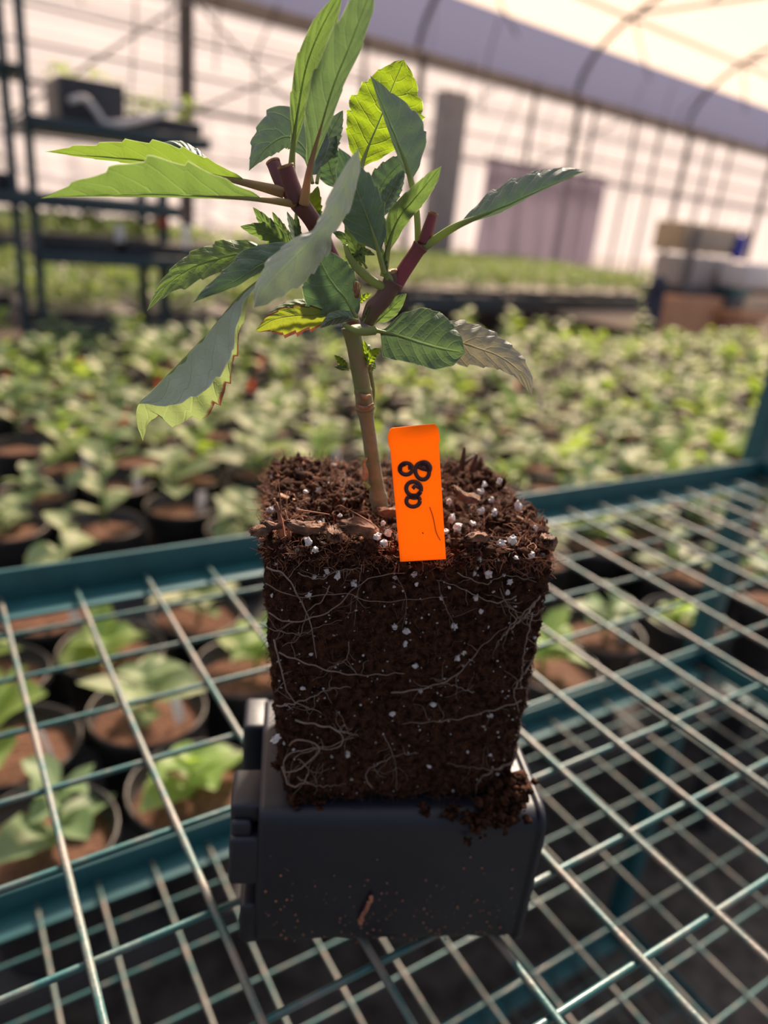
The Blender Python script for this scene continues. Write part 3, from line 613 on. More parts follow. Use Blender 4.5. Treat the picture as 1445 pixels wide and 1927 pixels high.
chunk(629, 1008, .1815, .0085, .0042, .003, va + .15, .12)
chunk(678, 990, .1830, .0125, .007, .003, va - 1.35, .25)
chunk(573, 995, .1825, .011, .004, .0025, va - 1.1, .15)
chunk(497, 998, .180, .0075, .005, .002, va - 1.9, -.4)
chunk(875, 935, .187, .010, .006, .002, va - 1.4, .3)
chunk(1032, 1020, .180, .0060, .0052, .004, va - .4, .4)
chunk(900, 1010, .1815, .0095, .0035, .002, va - .9, .2)
chunk(735, 965, .1835, .0085, .004, .0025, va - 1.6, -.2)
for (px, py, z, h, ln) in ((868, 885, .190, .009, 0), (888, 888, .190, .007, .1), (852, 890, .188, .006, .9)):
    bb = MB(); p = Pz(px, py, z - .002); bb.tube([p, p + [ln * .006, 0, h * .6], p + [ln * .01, 0, h]], [.0012, .001, .0006], 6); bb.build('twig', MT['fibre_dark'], ball)
for (x0, y0, x1, y1, r) in ((532, 1018, 520, 945, .0011), (545, 1016, 536, 960, .0007), (527, 985, 524, 905, .0003), (505, 984, 530, 992, .0008), (560, 960, 620, 968, .0004), (700, 985, 640, 950, .0003)):
    bb = MB(); bb.tube(cat_rom([tuple(Pb(x0, y0, .205)), tuple(Pb((x0 + x1) / 2 + 2, (y0 + y1) / 2, .204)), tuple(Pb(x1, y1, .205))], 8), np.linspace(r, r * .3, 8), 6)
    bb.build('splinter', MT['fibre'], ball)
bb = MB(); bb.tube(cat_rom([tuple(Pb(x, y, .203)) for x, y in ((497, 982), (512, 992), (530, 990))], 8), .0009, 6); bb.build('twig', MT['fibre_dark'], ball)

# ================================================================ PLANT: stems and leaves
def pxr(px, bdist): return px / FPX * bdist * 1.02
def stem(name, pts, m, n=28, bulges=(), nn=14, parent=None, rough_=0.0, endcut=False):
    q = cat_rom([(x, y, bb_) for x, y, bb_, w_ in pts], n); ws = np.interp(np.linspace(0, 1, n), np.linspace(0, 1, len(pts)), [p[3] for p in pts])
    L = [Pb(*x) for x in q]; r = ws / 2 * q[:, 2] / FPX * 1.03
    for (t0, a, s) in bulges: r = r * (1 + a * np.exp(-((np.linspace(0, 1, n) - t0) / s) ** 2))
    if rough_: r = r * (1 + rough_ * rng.normal(0, 1, n))
    bb = MB(); bb.tube(L, r, nn); o = bb.build(name, MT[m], parent or plant)
    if endcut:
        c = MB(); d = np.array(L[-1]) - L[-2]; d /= np.linalg.norm(d)
        c.tube([L[-1] - d * .0004, L[-1] + d * .0003, L[-1] + d * .0004, L[-1] - d * .0006], [r[-1] * 1.04, r[-1] * 1.08, r[-1] * .8, r[-1] * .35], 14); c.build('cut_end', MT['cut'], o)
    return o
st = stem('main_stem', [(716, 960, .2265, 33), (706, 900, .2255, 29), (696, 830, .225, 27), (687, 770, .2245, 27)], 'stem_wood', bulges=((.13, .16, .04), (1, .25, .06)))
stem('main_stem', [(687, 770, .2245, 34), (683, 735, .2242, 31), (676, 695, .2240, 31), (668, 650, .2237, 31), (660, 615, .2235, 33)], 'stem', n=40, bulges=((.02, .12, .03), (.22, .10, .02), (.52, .10, .02), (.97, .12, .05)))
stem('branch', [(690, 608, .2215, 24), (704, 580, .2215, 34), (722, 560, .2215, 33), (741, 528, .2215, 33)], 'branch_dark', bulges=((1, .15, .08),))
stem('pruned_stub', [(741, 532, .2215, 26), (738, 520, .2212, 24), (736, 511, .221, 23)], 'branch_dark', endcut=True, n=10)
stem('branch', [(742, 540, .2218, 26), (763, 505, .2218, 26), (792, 462, .2218, 24)], 'magenta', bulges=((1, .2, .08), (0, .1, .08)))
stem('pruned_stub', [(797, 460, .2225, 23), (806, 432, .2228, 21), (815, 402, .223, 16)], 'magenta', endcut=True, n=12)
stem('branch', [(668, 618, .232, 24), (640, 520, .236, 26), (612, 460, .236, 28), (588, 415, .232, 30), (562, 380, .229, 30)], 'purple', bulges=((1, .15, .06),))
stem('pruned_stub', [(560, 382, .2285, 30), (549, 350, .2283, 28), (537, 313, .228, 27)], 'purple', endcut=True, n=12)
stem('pruned_stub', [(548, 368, .236, 24), (528, 340, .238, 24), (514, 306, .24, 23)], 'purple', endcut=True, n=12)
stem('side_shoot', [(697, 775, .2275, 6), (702, 740, .2275, 8), (696, 700, .2275, 11), (692, 650, .226, 9)], 'stem', n=16, nn=8)
stem('node_scar', [(676, 742, .2215, 8), (686, 748, .2205, 12), (697, 744, .2215, 7)], 'cut', n=10, nn=8, rough_=.15)
stem('node_scar', [(670, 762, .2215, 6), (688, 768, .2205, 7), (703, 760, .2215, 5)], 'cut', n=10, nn=8, rough_=.15)
stem('dried_bud', [(684, 905, .222, 9), (688, 890, .222, 12), (684, 872, .222, 7), (690, 862, .222, 4)], 'cut', n=12, nn=8, rough_=.2)
stem('dried_bud', [(694, 918, .222, 10), (686, 908, .222, 8)], 'pet', n=8, nn=8)
stem('dried_bud', [(672, 556, .223, 11), (668, 545, .223, 8), (672, 530, .223, 5)], 'cut', n=8, nn=8, rough_=.25)
for kx in range(5): stem('dried_bud', [(670 + kx, 560, .223, 4), (666 + kx * 3, 543, .222, 3), (664 + kx * 4, 526 + kx * 2, .222, 1)], 'cut', n=8, nn=5)

def wprof(spec, t, u0):
    if callable(spec): return spec(t)
    if isinstance(spec, (int, float)):
        x = np.clip((t - u0) / (1 - u0), 0, 1)
        return spec * np.sin(np.pi * x ** 0.85) ** 0.85 * np.where(t >= u0, 1, 0)
    a = np.array(spec, float)
    x = np.clip(t, a[0, 0], a[-1, 0]); i = np.clip(np.searchsorted(a[:, 0], x) - 1, 0, len(a) - 2)
    f_ = (x - a[i, 0]) / (a[i + 1, 0] - a[i, 0]); f_ = f_ * f_ * (3 - 2 * f_) * .5 + f_ * .5
    return a[i, 1] * (1 - f_) + a[i + 1, 1] * f_
def leaf(spine, wl, wr, m='lf_green', u0=.25, dl=.004, dr=.004, nteeth=8, ta=.14, face='b', pet='pet', prad=(7, 5, 1.5), N=96, K=9, cup=.0, rip=.0006, label=None):
    q = cat_rom(spine, N); t = np.linspace(0, 1, N)
    tan = np.gradient(q[:, :2], axis=0); tan /= np.linalg.norm(tan, axis=1)[:, None]
    for _ in range(6): tan[1:-1] = (tan[:-2] + tan[1:-1] * 2 + tan[2:]) / 4
    tan /= np.linalg.norm(tan, axis=1)[:, None]
    nrm = np.column_stack([tan[:, 1], -tan[:, 0]])
    WL, WR = wprof(wl, t, u0), wprof(wr, t, u0)
    rl, rr = rng.uniform(-.2, .2), rng.uniform(-.2, .2)
    x = np.clip((t - u0) / (1 - u0), 0, 1)
    def teeth(ph):
        y = x * nteeth + ph; fr = y - np.floor(y); env = np.clip((x - .15) * 5, 0, 1)
        return 1 - ta * env * (1 - fr ** 1.3)
    WL = WL * teeth(rl); WR = WR * teeth(rr)
    wmx = max(np.abs(WL).max(), np.abs(WR).max(), 1)
    i0 = int(u0 * N); rows = range(max(0, i0), N)
    cols = np.r_[np.linspace(-1, 0, K), np.linspace(0, 1, K)[1:]]
    A = np.zeros((len(rows), len(cols), 3)); UV = np.zeros((len(rows), len(cols), 2))
    ph0 = rng.uniform(0, 6)
    for a, i in enumerate(rows):
        for c, vv in enumerate(cols):
            W_ = WL[i] if vv < 0 else WR[i]; sgn = 1 if vv < 0 else -1; av = abs(vv)
            # veins sweep towards the tip: shift the sample along the leaf near the edge
            px = q[i, 0] + nrm[i, 0] * sgn * W_ * av; py = q[i, 1] + nrm[i, 1] * sgn * W_ * av
            rel = abs(W_) / wmx
            off = (dl if vv < 0 else dr) * av ** 1.5 * rel + cup * (av ** 2) * rel + rip * rel * math.sin(x[i] * nteeth * 6.283 - av * 3 + ph0) * av
            off += 0.0006 * noise.noise(Vector((px * .03, py * .03, ph0)))
            A[a, c] = Pb(px, py, q[i, 2] + off)
            UV[a, c] = (x[i], .5 + .5 * vv)
    bb = MB(); bb.grid(A, flip=(face == 't'))
    o = bb.build('leaf', MT[m], plant)
    if label: o['label'] = label
    me = o.data; uvl = me.uv_layers.new(name='UVMap'); UVf = UV.reshape(-1, 2)
    vi = np.zeros(len(me.loops), int); me.loops.foreach_get('vertex_index', vi); uvl.data.foreach_set('uv', UVf[vi].ravel())
    # stalk running on as the midrib
    if pet:
        rad = np.interp(t, [0, max(u0, .02), 1], prad) / 2 * q[:, 2] / FPX
        ie = min(N - 3, max(4, int((u0 + .30) * N))); rs_ = np.interp(t, [0, max(u0 - .02, .01), u0 + .30], [prad[0], prad[1], .8]) / 2 * q[:, 2] / FPX
        pb = MB(); pb.tube([Pb(*x_) for x_ in q[:ie]], rs_[:ie], 8); pb.build('leaf_stalk', MT[pet], o)
        r2 = np.interp(t, [0, 1], (max(1.6, prad[1] * .42), .6)) / 2 * q[:, 2] / FPX
        pb = MB(); i1 = int(u0 * N); pb.tube([Pb(*x_) for x_ in q[i1:-2]], r2[i1:-2], 6); pb.build('midrib', MT['rib'], o)
    return o
D = .22
# two long leaves to the left (undersides lit through)
leaf([(556, 384, .228), (500, 376, .222), (440, 372, .216), (300, 366, .210), (180, 368, .206), (76, 373, .203)], [(0, 0), (.18, 0), (.25, 4), (.6, 6), (1, 0)],
     [(0, 0), (.12, 0), (.20, 16), (.32, 42), (.45, 68), (.56, 76), (.68, 62), (.82, 36), (1, 0)], 'lf_green', u0=.12, dr=-.006, dl=.02, pet='petpink', prad=(14, 11, 3), nteeth=6, ta=.16)
leaf([(534, 362, .236), (470, 346, .234), (400, 330, .232), (300, 306, .230), (180, 294, .228), (84, 285, .226)], [(0, 0), (.18, 0), (.3, 8), (.5, 12), (.8, 6), (1, 0)],
     [(0, 0), (.14, 0), (.22, 14), (.38, 34), (.5, 44), (.68, 38), (.85, 20), (1, 0)], 'lf_back', u0=.14, dr=-.004, dl=.012, pet='petpink', prad=(20, 14, 3), nteeth=8, ta=.2)
leaf([(440, 345, .236), (385, 312, .238), (340, 278, .24), (305, 268, .242)], 8, 18, 'lf_dark', u0=.2, face='t', pet=None, nteeth=4)
# tall pair at the top
leaf([(572, 385, .226), (582, 320, .224), (604, 240, .222), (628, 160, .220), (660, 80, .218), (704, -36, .216)], [(0, 0), (.12, 0), (.22, 14), (.4, 42), (.55, 46), (.72, 44), (.88, 34), (1, 0)],
     [(0, 0), (.12, 0), (.22, 8), (.4, 17), (.55, 20), (.72, 24), (.88, 20), (1, 0)], 'lf_mid', u0=.12, dr=.006, dl=-.003, pet='petpink', prad=(20, 13, 4), nteeth=4, ta=.10)
leaf([(548, 335, .232), (551, 280, .231), (562, 200, .230), (578, 120, .229), (606, 50, .228), (650, -30, .226)], [(0, 0), (.08, 0), (.2, 6), (.4, 20), (.6, 24), (.8, 20), (1, 0)],
     [(0, 0), (.08, 0), (.2, 8), (.4, 22), (.6, 28), (.8, 26), (1, 0)], 'lf_green', u0=.08, dr=.004, dl=-.003, pet='pet', prad=(17, 13, 4), nteeth=5, ta=.12)
# grey green leaf behind the tall pair
leaf([(588, 345, .242), (578, 290, .246), (545, 258, .247), (505, 275, .245), (468, 322, .242)], [(0, 0), (.2, 8), (.45, 24), (.7, 22), (1, 0)], [(0, 0), (.15, 20), (.35, 62), (.55, 66), (.75, 36), (.9, 14), (1, 0)], 'lf_grey', u0=.08, dr=.004, face='t', nteeth=9)
leaf([(596, 345, .243), (606, 290, .248), (622, 250, .252), (645, 208, .254)], 26, 26, 'lf_grey', u0=.2, face='t', dl=-.003, dr=.004)
leaf([(640, 370, .246), (625, 330, .25), (618, 290, .252), (632, 252, .254)], 30, 26, 'lf_dark', u0=.15, face='t', dl=.003, dr=-.003)
# big backlit leaf
leaf([(676, 345, .240), (684, 300, .244), (716, 222, .248), (738, 165, .250), (760, 112, .252)], [(0, 0), (.12, 0), (.24, 34), (.4, 62), (.55, 72), (.72, 58), (.86, 38), (.95, 18), (1, 0)],
     [(0, 0), (.12, 0), (.24, 30), (.4, 60), (.55, 82), (.68, 78), (.82, 52), (.92, 30), (1, 0)], 'lf_bright', u0=.12, dl=.003, dr=.005, pet='pet', prad=(13, 10, 3), nteeth=7, ta=.13)
# blue green leaf in front of it
leaf([(787, 462, .224), (784, 400, .226), (772, 335, .228), (748, 268, .229), (722, 205, .230), (696, 141, .230)], [(0, 0), (.36, 0), (.45, 10), (.6, 10), (.8, 6), (1, 0)],
     [(0, 0), (.36, 0), (.44, 26), (.54, 54), (.64, 64), (.76, 50), (.88, 24), (1, 0)], 'lf_grey', u0=.36, face='t', dr=.004, dl=.008, pet='pet', prad=(12, 11, 4), nteeth=5, ta=.10)
leaf([(722, 520, .222), (733, 455, .221), (752, 408, .220), (790, 362, .219), (831, 312, .218)], [(0, 0), (.2, 5), (.35, 18), (.5, 24), (.7, 20), (.88, 12), (1, 0)], [(0, 0), (.2, 5), (.35, 16), (.5, 20), (.7, 21), (.88, 14), (1, 0)], 'lf_green', u0=.16, face='t', dl=-.004, dr=.004, pet='pet', prad=(14, 12, 3), nteeth=5, ta=.08)
leaf([(690, 420, .240), (712, 360, .243), (740, 320, .245), (780, 286, .246)], 30, 26, 'lf_dark', u0=.1, face='b', dl=.003)
leaf([(712, 420, .238), (724, 385, .240), (745, 345, .242), (762, 318, .243)], 16, 20, 'lf_dark', u0=.1, face='t', dl=.003)
# centre dark leaf
leaf([(723, 515, .218), (706, 452, .216), (688, 400, .215), (664, 340, .216), (636, 276, .218)], [(0, 0), (.15, 0), (.3, 36), (.45, 50), (.6, 48), (.8, 28), (1, 0)], [(0, 0), (.15, 4), (.3, 26), (.5, 42), (.7, 38), (.88, 18), (1, 0)], 'lf_dark', u0=.15, face='t', dl=.003, dr=.003, pet='pet', prad=(10, 9, 3), nteeth=7, ta=.13)
# right hand leaf
leaf([(797, 466, .222), (850, 430, .220), (900, 408, .218), (955, 386, .216), (1020, 356, .214), (1104, 321, .212)], [(0, 0), (.22, 0), (.34, 18), (.46, 38), (.6, 44), (.75, 38), (.9, 22), (1, 0)], [(0, 0), (.22, 2), (.45, 9), (.7, 3), (1, 0)], 'lf_grey', u0=.22, face='t', dl=.006, dr=.006, pet='pet', prad=(15, 13, 3), nteeth=6, ta=.11)
# near pale leaf, folded
leaf([(676, 276, .203), (655, 330, .200), (628, 395, .197), (598, 436, .195), (545, 492, .194), (505, 535, .194), (477, 580, .196)], [(0, 0), (.12, 18), (.3, 28), (.45, 26), (.52, 44), (.7, 52), (.85, 40), (.94, 22), (1, 0)],
     [(0, 0), (.12, 12), (.3, 22), (.42, 16), (.5, 10), (.6, 28), (.75, 34), (.9, 20), (1, 0)], 'lf_pale', u0=.0, face='t', dl=.006, dr=.007, pet=None, nteeth=9, ta=.12)
# left hand arching leaf and its neighbour
leaf([(520, 470, .224), (470, 474, .222), (425, 484, .220), (370, 500, .218), (315, 536, .216), (276, 586, .215)], [(0, 0), (.1, 6), (.25, 20), (.4, 30), (.55, 30), (.68, 30), (.8, 16), (1, 0)], [(0, 0), (.08, 8), (.2, 24), (.35, 36), (.55, 30), (.75, 18), (.9, 8), (1, 0)], 'lf_green', u0=.05, dl=-.004, dr=.004, pet='pet', prad=(8, 6, 2), nteeth=6, ta=.16)
leaf([(600, 452, .216), (540, 478, .214), (490, 498, .212), (440, 530, .210), (362, 570, .209)], [(0, 0), (.15, 6), (.4, 14), (.65, 11), (1, 0)], [(0, 0), (.12, 10), (.3, 30), (.5, 42), (.7, 30), (.88, 16), (1, 0)], 'lf_dark', u0=.08, face='t', dr=.004, dl=.004, pet='pet', prad=(8, 6, 2), nteeth=6, ta=.10)
# drooping leaf, near half pale, far half yellow green with burnt edge
sp = [(540, 500, .220), (500, 520, .216), (452, 556, .212), (395, 622, .209), (330, 690, .207), (285, 736, .206), (259, 764, .206), (258, 800, .207), (269, 830, .208)]
leaf(sp, [(0, 0), (.12, 8), (.22, 12), (.34, 34), (.45, 70), (.58, 78), (.7, 62), (.77, 40), (.82, 10), (.84, 0), (1, 0)], 0.01, 'lf_pale2', u0=.04, face='t', dl=-.004, pet=None, nteeth=8, ta=.09, rip=.001)
leaf(sp, [(0, 0), (.15, 0), (.34, 44), (.45, 80), (.56, 110), (.66, 118), (.74, 96), (.81, 78), (.88, 48), (.95, 20), (1, 0)], 0.01, 'lf_burn2', u0=.12, face='b', dl=.006, pet='pet', prad=(6, 5, 2), nteeth=9, ta=.12, rip=.001, label='yellowing half with brown burnt edge')
# leaves below the junction on the left
leaf([(672, 598, .222), (648, 560, .224), (620, 525, .225), (592, 470, .226)], [(0, 0), (.1, 30), (.3, 62), (.5, 70), (.7, 52), (.9, 24), (1, 0)], [(0, 0), (.1, 16), (.3, 38), (.5, 50), (.7, 46), (.88, 30), (1, 0)], 'lf_dark', u0=.04, face='t', dl=.003, dr=.004, pet='pet', prad=(9, 8, 3), nteeth=6, ta=.07)
leaf([(650, 600, .228), (610, 594, .226), (560, 594, .224), (515, 602, .222), (480, 622, .221)], [(0, 0), (.15, 12), (.4, 34), (.58, 42), (.72, 40), (.85, 22), (.95, 10), (1, 0)], [(0, 0), (.15, 8), (.4, 20), (.6, 22), (.8, 14), (1, 0)], 'lf_burn', u0=.05, dl=.004, dr=.002, pet='pet', prad=(6, 5, 2), nteeth=6, ta=.2, label='yellow leaf with brown edge')
leaf([(640, 590, .231), (600, 576, .231), (550, 574, .230), (505, 588, .229)], 6, 12, 'lf_green', u0=.05, pet=None)
leaf([(674, 604, .220), (650, 596, .219), (625, 600, .218), (602, 617, .218)], 14, 14, 'lf_dark', u0=.08, face='t', prad=(6, 5, 2), nteeth=3)
# right hand lower leaves
leaf([(705, 622, .219), (735, 628, .216), (775, 640, .212), (825, 655, .210), (876, 664, .209)], [(0, 0), (.1, 6), (.25, 46), (.42, 66), (.6, 68), (.78, 56), (.92, 32), (1, 0)], [(0, 0), (.06, 2), (.15, 46), (.3, 46), (.5, 42), (.7, 42), (.88, 30), (1, 0)], 'lf_mid', u0=.05, face='t', dl=.006, dr=-.004, pet='pet', prad=(16, 8, 2), nteeth=4, ta=.03)
leaf([(760, 625, .230), (840, 638, .226), (900, 655, .222), (950, 676, .220), (985, 708, .219), (1001, 750, .218)], [(0, 0), (.2, 30), (.35, 44), (.5, 44), (.7, 30), (.88, 14), (1, 0)], [(0, 0), (.2, 36), (.4, 46), (.55, 34), (.7, 24), (.86, 12), (1, 0)], 'lf_pink', u0=.05, face='t', dl=.004, dr=-.002, pet='pet', prad=(7, 5, 2), nteeth=9, ta=.13)
leaf([(700, 612, .229), (722, 594, .230), (745, 572, .231), (765, 552, .232)], 18, 16, 'lf_green', u0=.1, face='t', dl=.002, nteeth=4, ta=.06)
# small young leaves
for spn, a, c, m in [([(552, 470, .232), (510, 440, .232), (452, 426, .232)], 20, 20, 'lf_green'), ([(545, 470, .233), (508, 430, .234), (476, 390, .234)], 14, 16, 'lf_green'), ([(556, 465, .233), (530, 430, .235), (512, 398, .236)], 10, 10, 'lf_green'),
                     ([(560, 470, .232), (552, 430, .232), (540, 398, .232)], 9, 9, 'lf_pale'), ([(566, 470, .231), (560, 430, .231), (556, 396, .231)], 8, 7, 'lf_green'), ([(600, 436, .238), (588, 395, .240), (598, 350, .241)], 18, 20, 'lf_bright'),
                     ([(690, 505, .221), (665, 460, .220), (648, 415, .220)], 12, 14, 'lf_green'), ([(680, 500, .223), (655, 455, .224), (622, 432, .225)], 12, 12, 'lf_green'), ([(672, 492, .224), (680, 455, .225), (692, 425, .226)], 12, 10, 'lf_bright'),
                     ([(655, 488, .221), (680, 474, .220), (706, 480, .219)], 10, 8, 'lf_green'), ([(728, 520, .220), (722, 490, .220), (716, 462, .220)], 7, 7, 'lf_green'), ([(690, 690, .222), (700, 668, .221), (716, 655, .220)], 11, 11, 'lf_bright'), ([(692, 690, .223), (690, 664, .223), (684, 640, .223)], 8, 8, 'lf_bright'),
                     ([(656, 694, .222), (642, 682, .221), (629, 668, .221)], 7, 9, 'lf_bright'), ([(656, 696, .221), (640, 692, .220), (628, 690, .220)], 5, 5, 'lf_green'), ([(697, 700, .224), (704, 690, .224), (703, 676, .224)], 4, 4, 'lf_green'),
                     ([(672, 575, .226), (684, 560, .226), (700, 552, .226)], 8, 6, 'lf_bright'), ([(684, 606, .220), (692, 590, .219), (696, 574, .219)], 6, 6, 'lf_bright'), ([(640, 400, .236), (650, 370, .238), (668, 330, .238)], 16, 16, 'lf_dark'), ([(610, 470, .236), (604, 430, .238), (600, 396, .240)], 14, 14, 'lf_green'),
                     ([(640, 530, .238), (655, 500, .238), (668, 470, .238)], 18, 18, 'lf_green'), ([(545, 480, .228), (575, 455, .228), (600, 430, .228)], 14, 14, 'lf_green')]:
    leaf(spn, a, c, m, u0=.08, face='t' if rng.random() < .5 else 'b', dl=.001, dr=.001, prad=(5, 4, 1.5), nteeth=5, ta=.2, N=44, K=6)
stem('leaf_stalk', [(738, 548, .221, 15), (706, 532, .220, 15), (676, 508, .220, 16), (658, 484, .220, 13), (650, 462, .221, 8)], 'pet', n=20)
stem('leaf_stalk', [(648, 612, .219, 8), (676, 624, .216, 14), (706, 622, .217, 16)], 'pet', n=16)
stem('leaf_stalk', [(740, 548, .221, 8), (735, 530, .220, 14), (728, 512, .220, 15)], 'pet', n=12)

# ================================================================ ORANGE TAG
bt = .2015; c0 = Pb(790, 1045, bt); TUx = PU * math.cos(.12) + PN * math.sin(.12)
tL, tR = Pb(752, 1045, .2005), Pb(838, 1040, .2025); ttL, ttR = Pb(731, 806, .2030), Pb(823, 797, .2050)
def TP(s, h, off=0):    # s 0..1 across, h 0..1 up
    p = (tL * (1 - s) + tR * s) * (1 - h) + (ttL * (1 - s) + ttR * s) * h
    return p + TN * off
TN = np.cross(tR - tL, ttL - tL); TN /= np.linalg.norm(TN)
if TN @ Fv > 0: TN = -TN
tagroot = root('plant_tag', tuple(TP(.5, 0)), 'bright orange plastic plant tag marked 800, stuck in the root ball', 'tag')
prof = [(0.0, -.05)] + [(0.0, .85), (-.028, .87), (-.028, .945), (0.0, .965), (.02, .985), (.07, 1.0)] + [(.93, 1.0), (.985, .985), (1.0, .965), (1.02, .945), (1.02, .87), (1.0, .855)] + [(1.0, -.05)]
b = MB(); k_ = len(prof); v = [TP(s, h, .0004) for s, h in prof] + [TP(s, h, -.0004) for s, h in prof]
f = [tuple(range(k_)), tuple(reversed(range(k_, 2 * k_)))] + [(i, k_ + i, k_ + (i + 1) % k_, (i + 1) % k_) for i in range(k_)]
b.add(v, f); ob = b.build('tag_blade', MT['orange'], tagroot, smooth=False)
def tagpt(px, py, off=.00055):
    d = ray(px, py); q = CAM + d * (((tL - CAM) @ TN) / (d @ TN)); return q + TN * off
def ink(name, strokes, label=None):
    bb = MB()
    for pts, wd in strokes:
        q = cat_rom([(x, y, 0) for x, y in pts], 40)
        T2 = np.gradient(q[:, :2], axis=0); T2 /= np.linalg.norm(T2, axis=1)[:, None] + 1e-9; Nn = np.column_stack([T2[:, 1], -T2[:, 0]])
        A = np.zeros((40, 4, 3))
        for i in range(40):
            for j, (k2, of) in enumerate(((-1, .0001), (-.85, .0006), (.85, .0006), (1, .0001))):
                A[i, j] = tagpt(q[i, 0] + Nn[i, 0] * wd / 2 * k2, q[i, 1] + Nn[i, 1] * wd / 2 * k2, of)
        bb.grid(A)
    return bb.build(name, MT['ink'], tagroot)
def ringp(cx, cy, rx, ry, a0=0, rot=0):
    out = []
    for k2 in range(13):
        a = math.radians(a0 + 30 * k2); x, y = rx * math.cos(a), ry * math.sin(a); c, s = math.cos(rot), math.sin(rot); out.append((cx + x * c - y * s, cy + x * s + y * c))
    return out
ink('marker_digit', [(ringp(763.6, 881.6, 12, 10.8), 8.2), ([(752, 886), (754, 876), (762, 872)], 9), ([(770, 876), (771, 883)], 7), (ringp(794, 886, 12.8, 15.8, rot=-.25), 8.2), ([(806, 886), (807, 878), (800, 871), (790, 872)], 12), ([(786, 876), (795, 880), (804, 882)], 11)])
ink('marker_digit', [(ringp(778, 919, 14.2, 13.2, rot=.35), 8.2), ([(776, 919), (781, 914), (790, 918)], 7), ([(790, 926), (786, 930)], 9)])
ink('marker_digit', [(ringp(777, 942, 12.8, 10.6, rot=-.05), 8), ([(770, 934), (778, 936), (787, 935)], 8)])
ink('pen_scratch', [([(808, 953), (815, 975), (820, 1000), (828, 1016)], 1.0), ([(794, 1001), (796, 1003)], 1.5)])

# ================================================================ BENCH OF POTS BEHIND THE RACK
bench = root('plant_bench', tuple((2.0, 1.8, -0.95)), 'low dark bench covered with round black pots behind the wire rack', 'bench')
b = MB(); b.box((2.1, 1.815, -0.462), (4.9, 2.55, 0.03), None, .004); b.build('bench_top', MT['bench'], bench)
for x in (-.2, 1.4, 2.9, 4.4):
    for y in (.65, 3.0):
        b = MB(); b.box((x, y, -.713), (.06, .06, .47)); b.build('leg', MT['bench'], bench, smooth=False)
b = MB(); b.box((2.1, 3.11, -.41), (4.9, .035, .16), None, .005); b.build('side_board', MT['bench'], bench)
def lathe(bb, prof, n=28, mi=0, c=(0, 0, 0)):
    an = np.linspace(0, 2 * math.pi, n, endpoint=False)
    v = np.array([[r * math.cos(a) + c[0], r * math.sin(a) + c[1], z + c[2]] for r, z in prof for a in an]); k2 = len(prof)
    f = [(i * n + j, i * n + (j + 1) % n, (i + 1) * n + (j + 1) % n, (i + 1) * n + j) for i in range(k2 - 1) for j in range(n)]
    bb.add(v, f, mi)
b = MB(); lathe(b, [(0.0, 0), (.048, 0), (.050, .004), (.063, .115), (.066, .117), (.070, .119), (.0705, .134), (.069, .136), (.067, .134), (.0655, .115), (.062, .10)]); pot_me = b.mesh('pot_body', MT['pot'])
b = MB(); lathe(b, [(.064, .112), (.05, .116), (.03, .119), (.012, .120), (0, .120)], n=24)
v_ = b.v[0]; v_[:, 2] += np.array([.006 * noise.fractal(Vector(q) * 45, 1, 2, 3) for q in v_]); soil_me = b.mesh('soil', MT['potsoil'])
def seed_leaf(bb, base, az, L, W, rise, droop, mi=0, roll=0):
    n = 7; A = np.zeros((n, 5, 3)); d = np.array([math.cos(az), math.sin(az), 0]); sdir = np.array([-d[1], d[0], 0])
    for i in range(n):
        t = i / (n - 1); c = base + d * L * t * math.cos(rise * .8) + np.array([0, 0, L * (math.sin(rise) * t - droop * t * t)])
        wd = W * (.06 + max(0.0, math.sin(math.pi * min(1, t ** .8))) ** .8 * (1 if t < 1 else 0)) * (1 - .12 * (i % 2))
        for j in range(5):
            k2 = (j - 2) / 2; A[i, j] = c + sdir * wd * k2 + np.array([0, 0, .35 * wd * abs(k2) + roll * wd * k2])
    bb.grid(A, mi)
def seedling(seed, mi, tall):
    r = random.Random(seed); bb = MB(); H = tall * 1.15; bb.tube([(0, 0, .115), (.003, 0, .115 + H * .5), (0, .004, .115 + H)], [.0032, .0028, .002], 6)
    a = r.uniform(0, 6)
    for lv in range(4):
        z = .125 + H * (.15 + .28 * lv)
        for s_ in (0, math.pi):
            L = r.uniform(.050, .095) * (1 - .12 * lv); seed_leaf(bb, np.array([0, 0, z]), a + s_ + r.uniform(-.25, .25), L, L * r.uniform(.24, .34), r.uniform(.3, .9), r.uniform(.1, .6), 0, r.uniform(-.3, .3))
        a += math.pi / 2 + r.uniform(-.3, .3)
    return bb.mesh('young_plant', mi)
plants = [seedling(11 + i, MT['sg'][i % 3], [.035, .06, .045, .075, .05, .085][i % 6]) for i in range(12)]
def proj(P):
    c = R.T @ (np.array(P) - CAM); return CX + FPX * c[0] / -c[2], CY - FPX * c[1] / -c[2]
placed = []
def in_view(p, m=80):
    x, y = proj(p); return -m < x < 1445 + m and y < 1927 + m, x, y
ROWZ = -0.445
pts_ = []
near = [list(Pz(x, y, -.31)[:2]) for x, y in ((335, 1465), (70, 1430), (110, 1610), (275, 1335), (38, 1290), (205, 1225), (440, 1262), (335, 1165), (120, 1170), (1130, 1185), (1040, 1250), (1290, 1160), (200, 985))]
for it in range(60):
    for i in range(len(near)):
        near[i][1] = max(near[i][1], .598)
        for j in range(i):
            d = np.array(near[i]) - near[j]; L = np.linalg.norm(d)
            if L < .146: m_ = d / L * (.146 - L) / 2; near[i] = list(near[i] + m_); near[j] = list(near[j] - m_)
for p in near:
    ok, px, py = in_view((p[0], p[1], -.30), 400); pts_.append(((p[0], p[1], ROWZ), px, py))
y = .602; row = 0
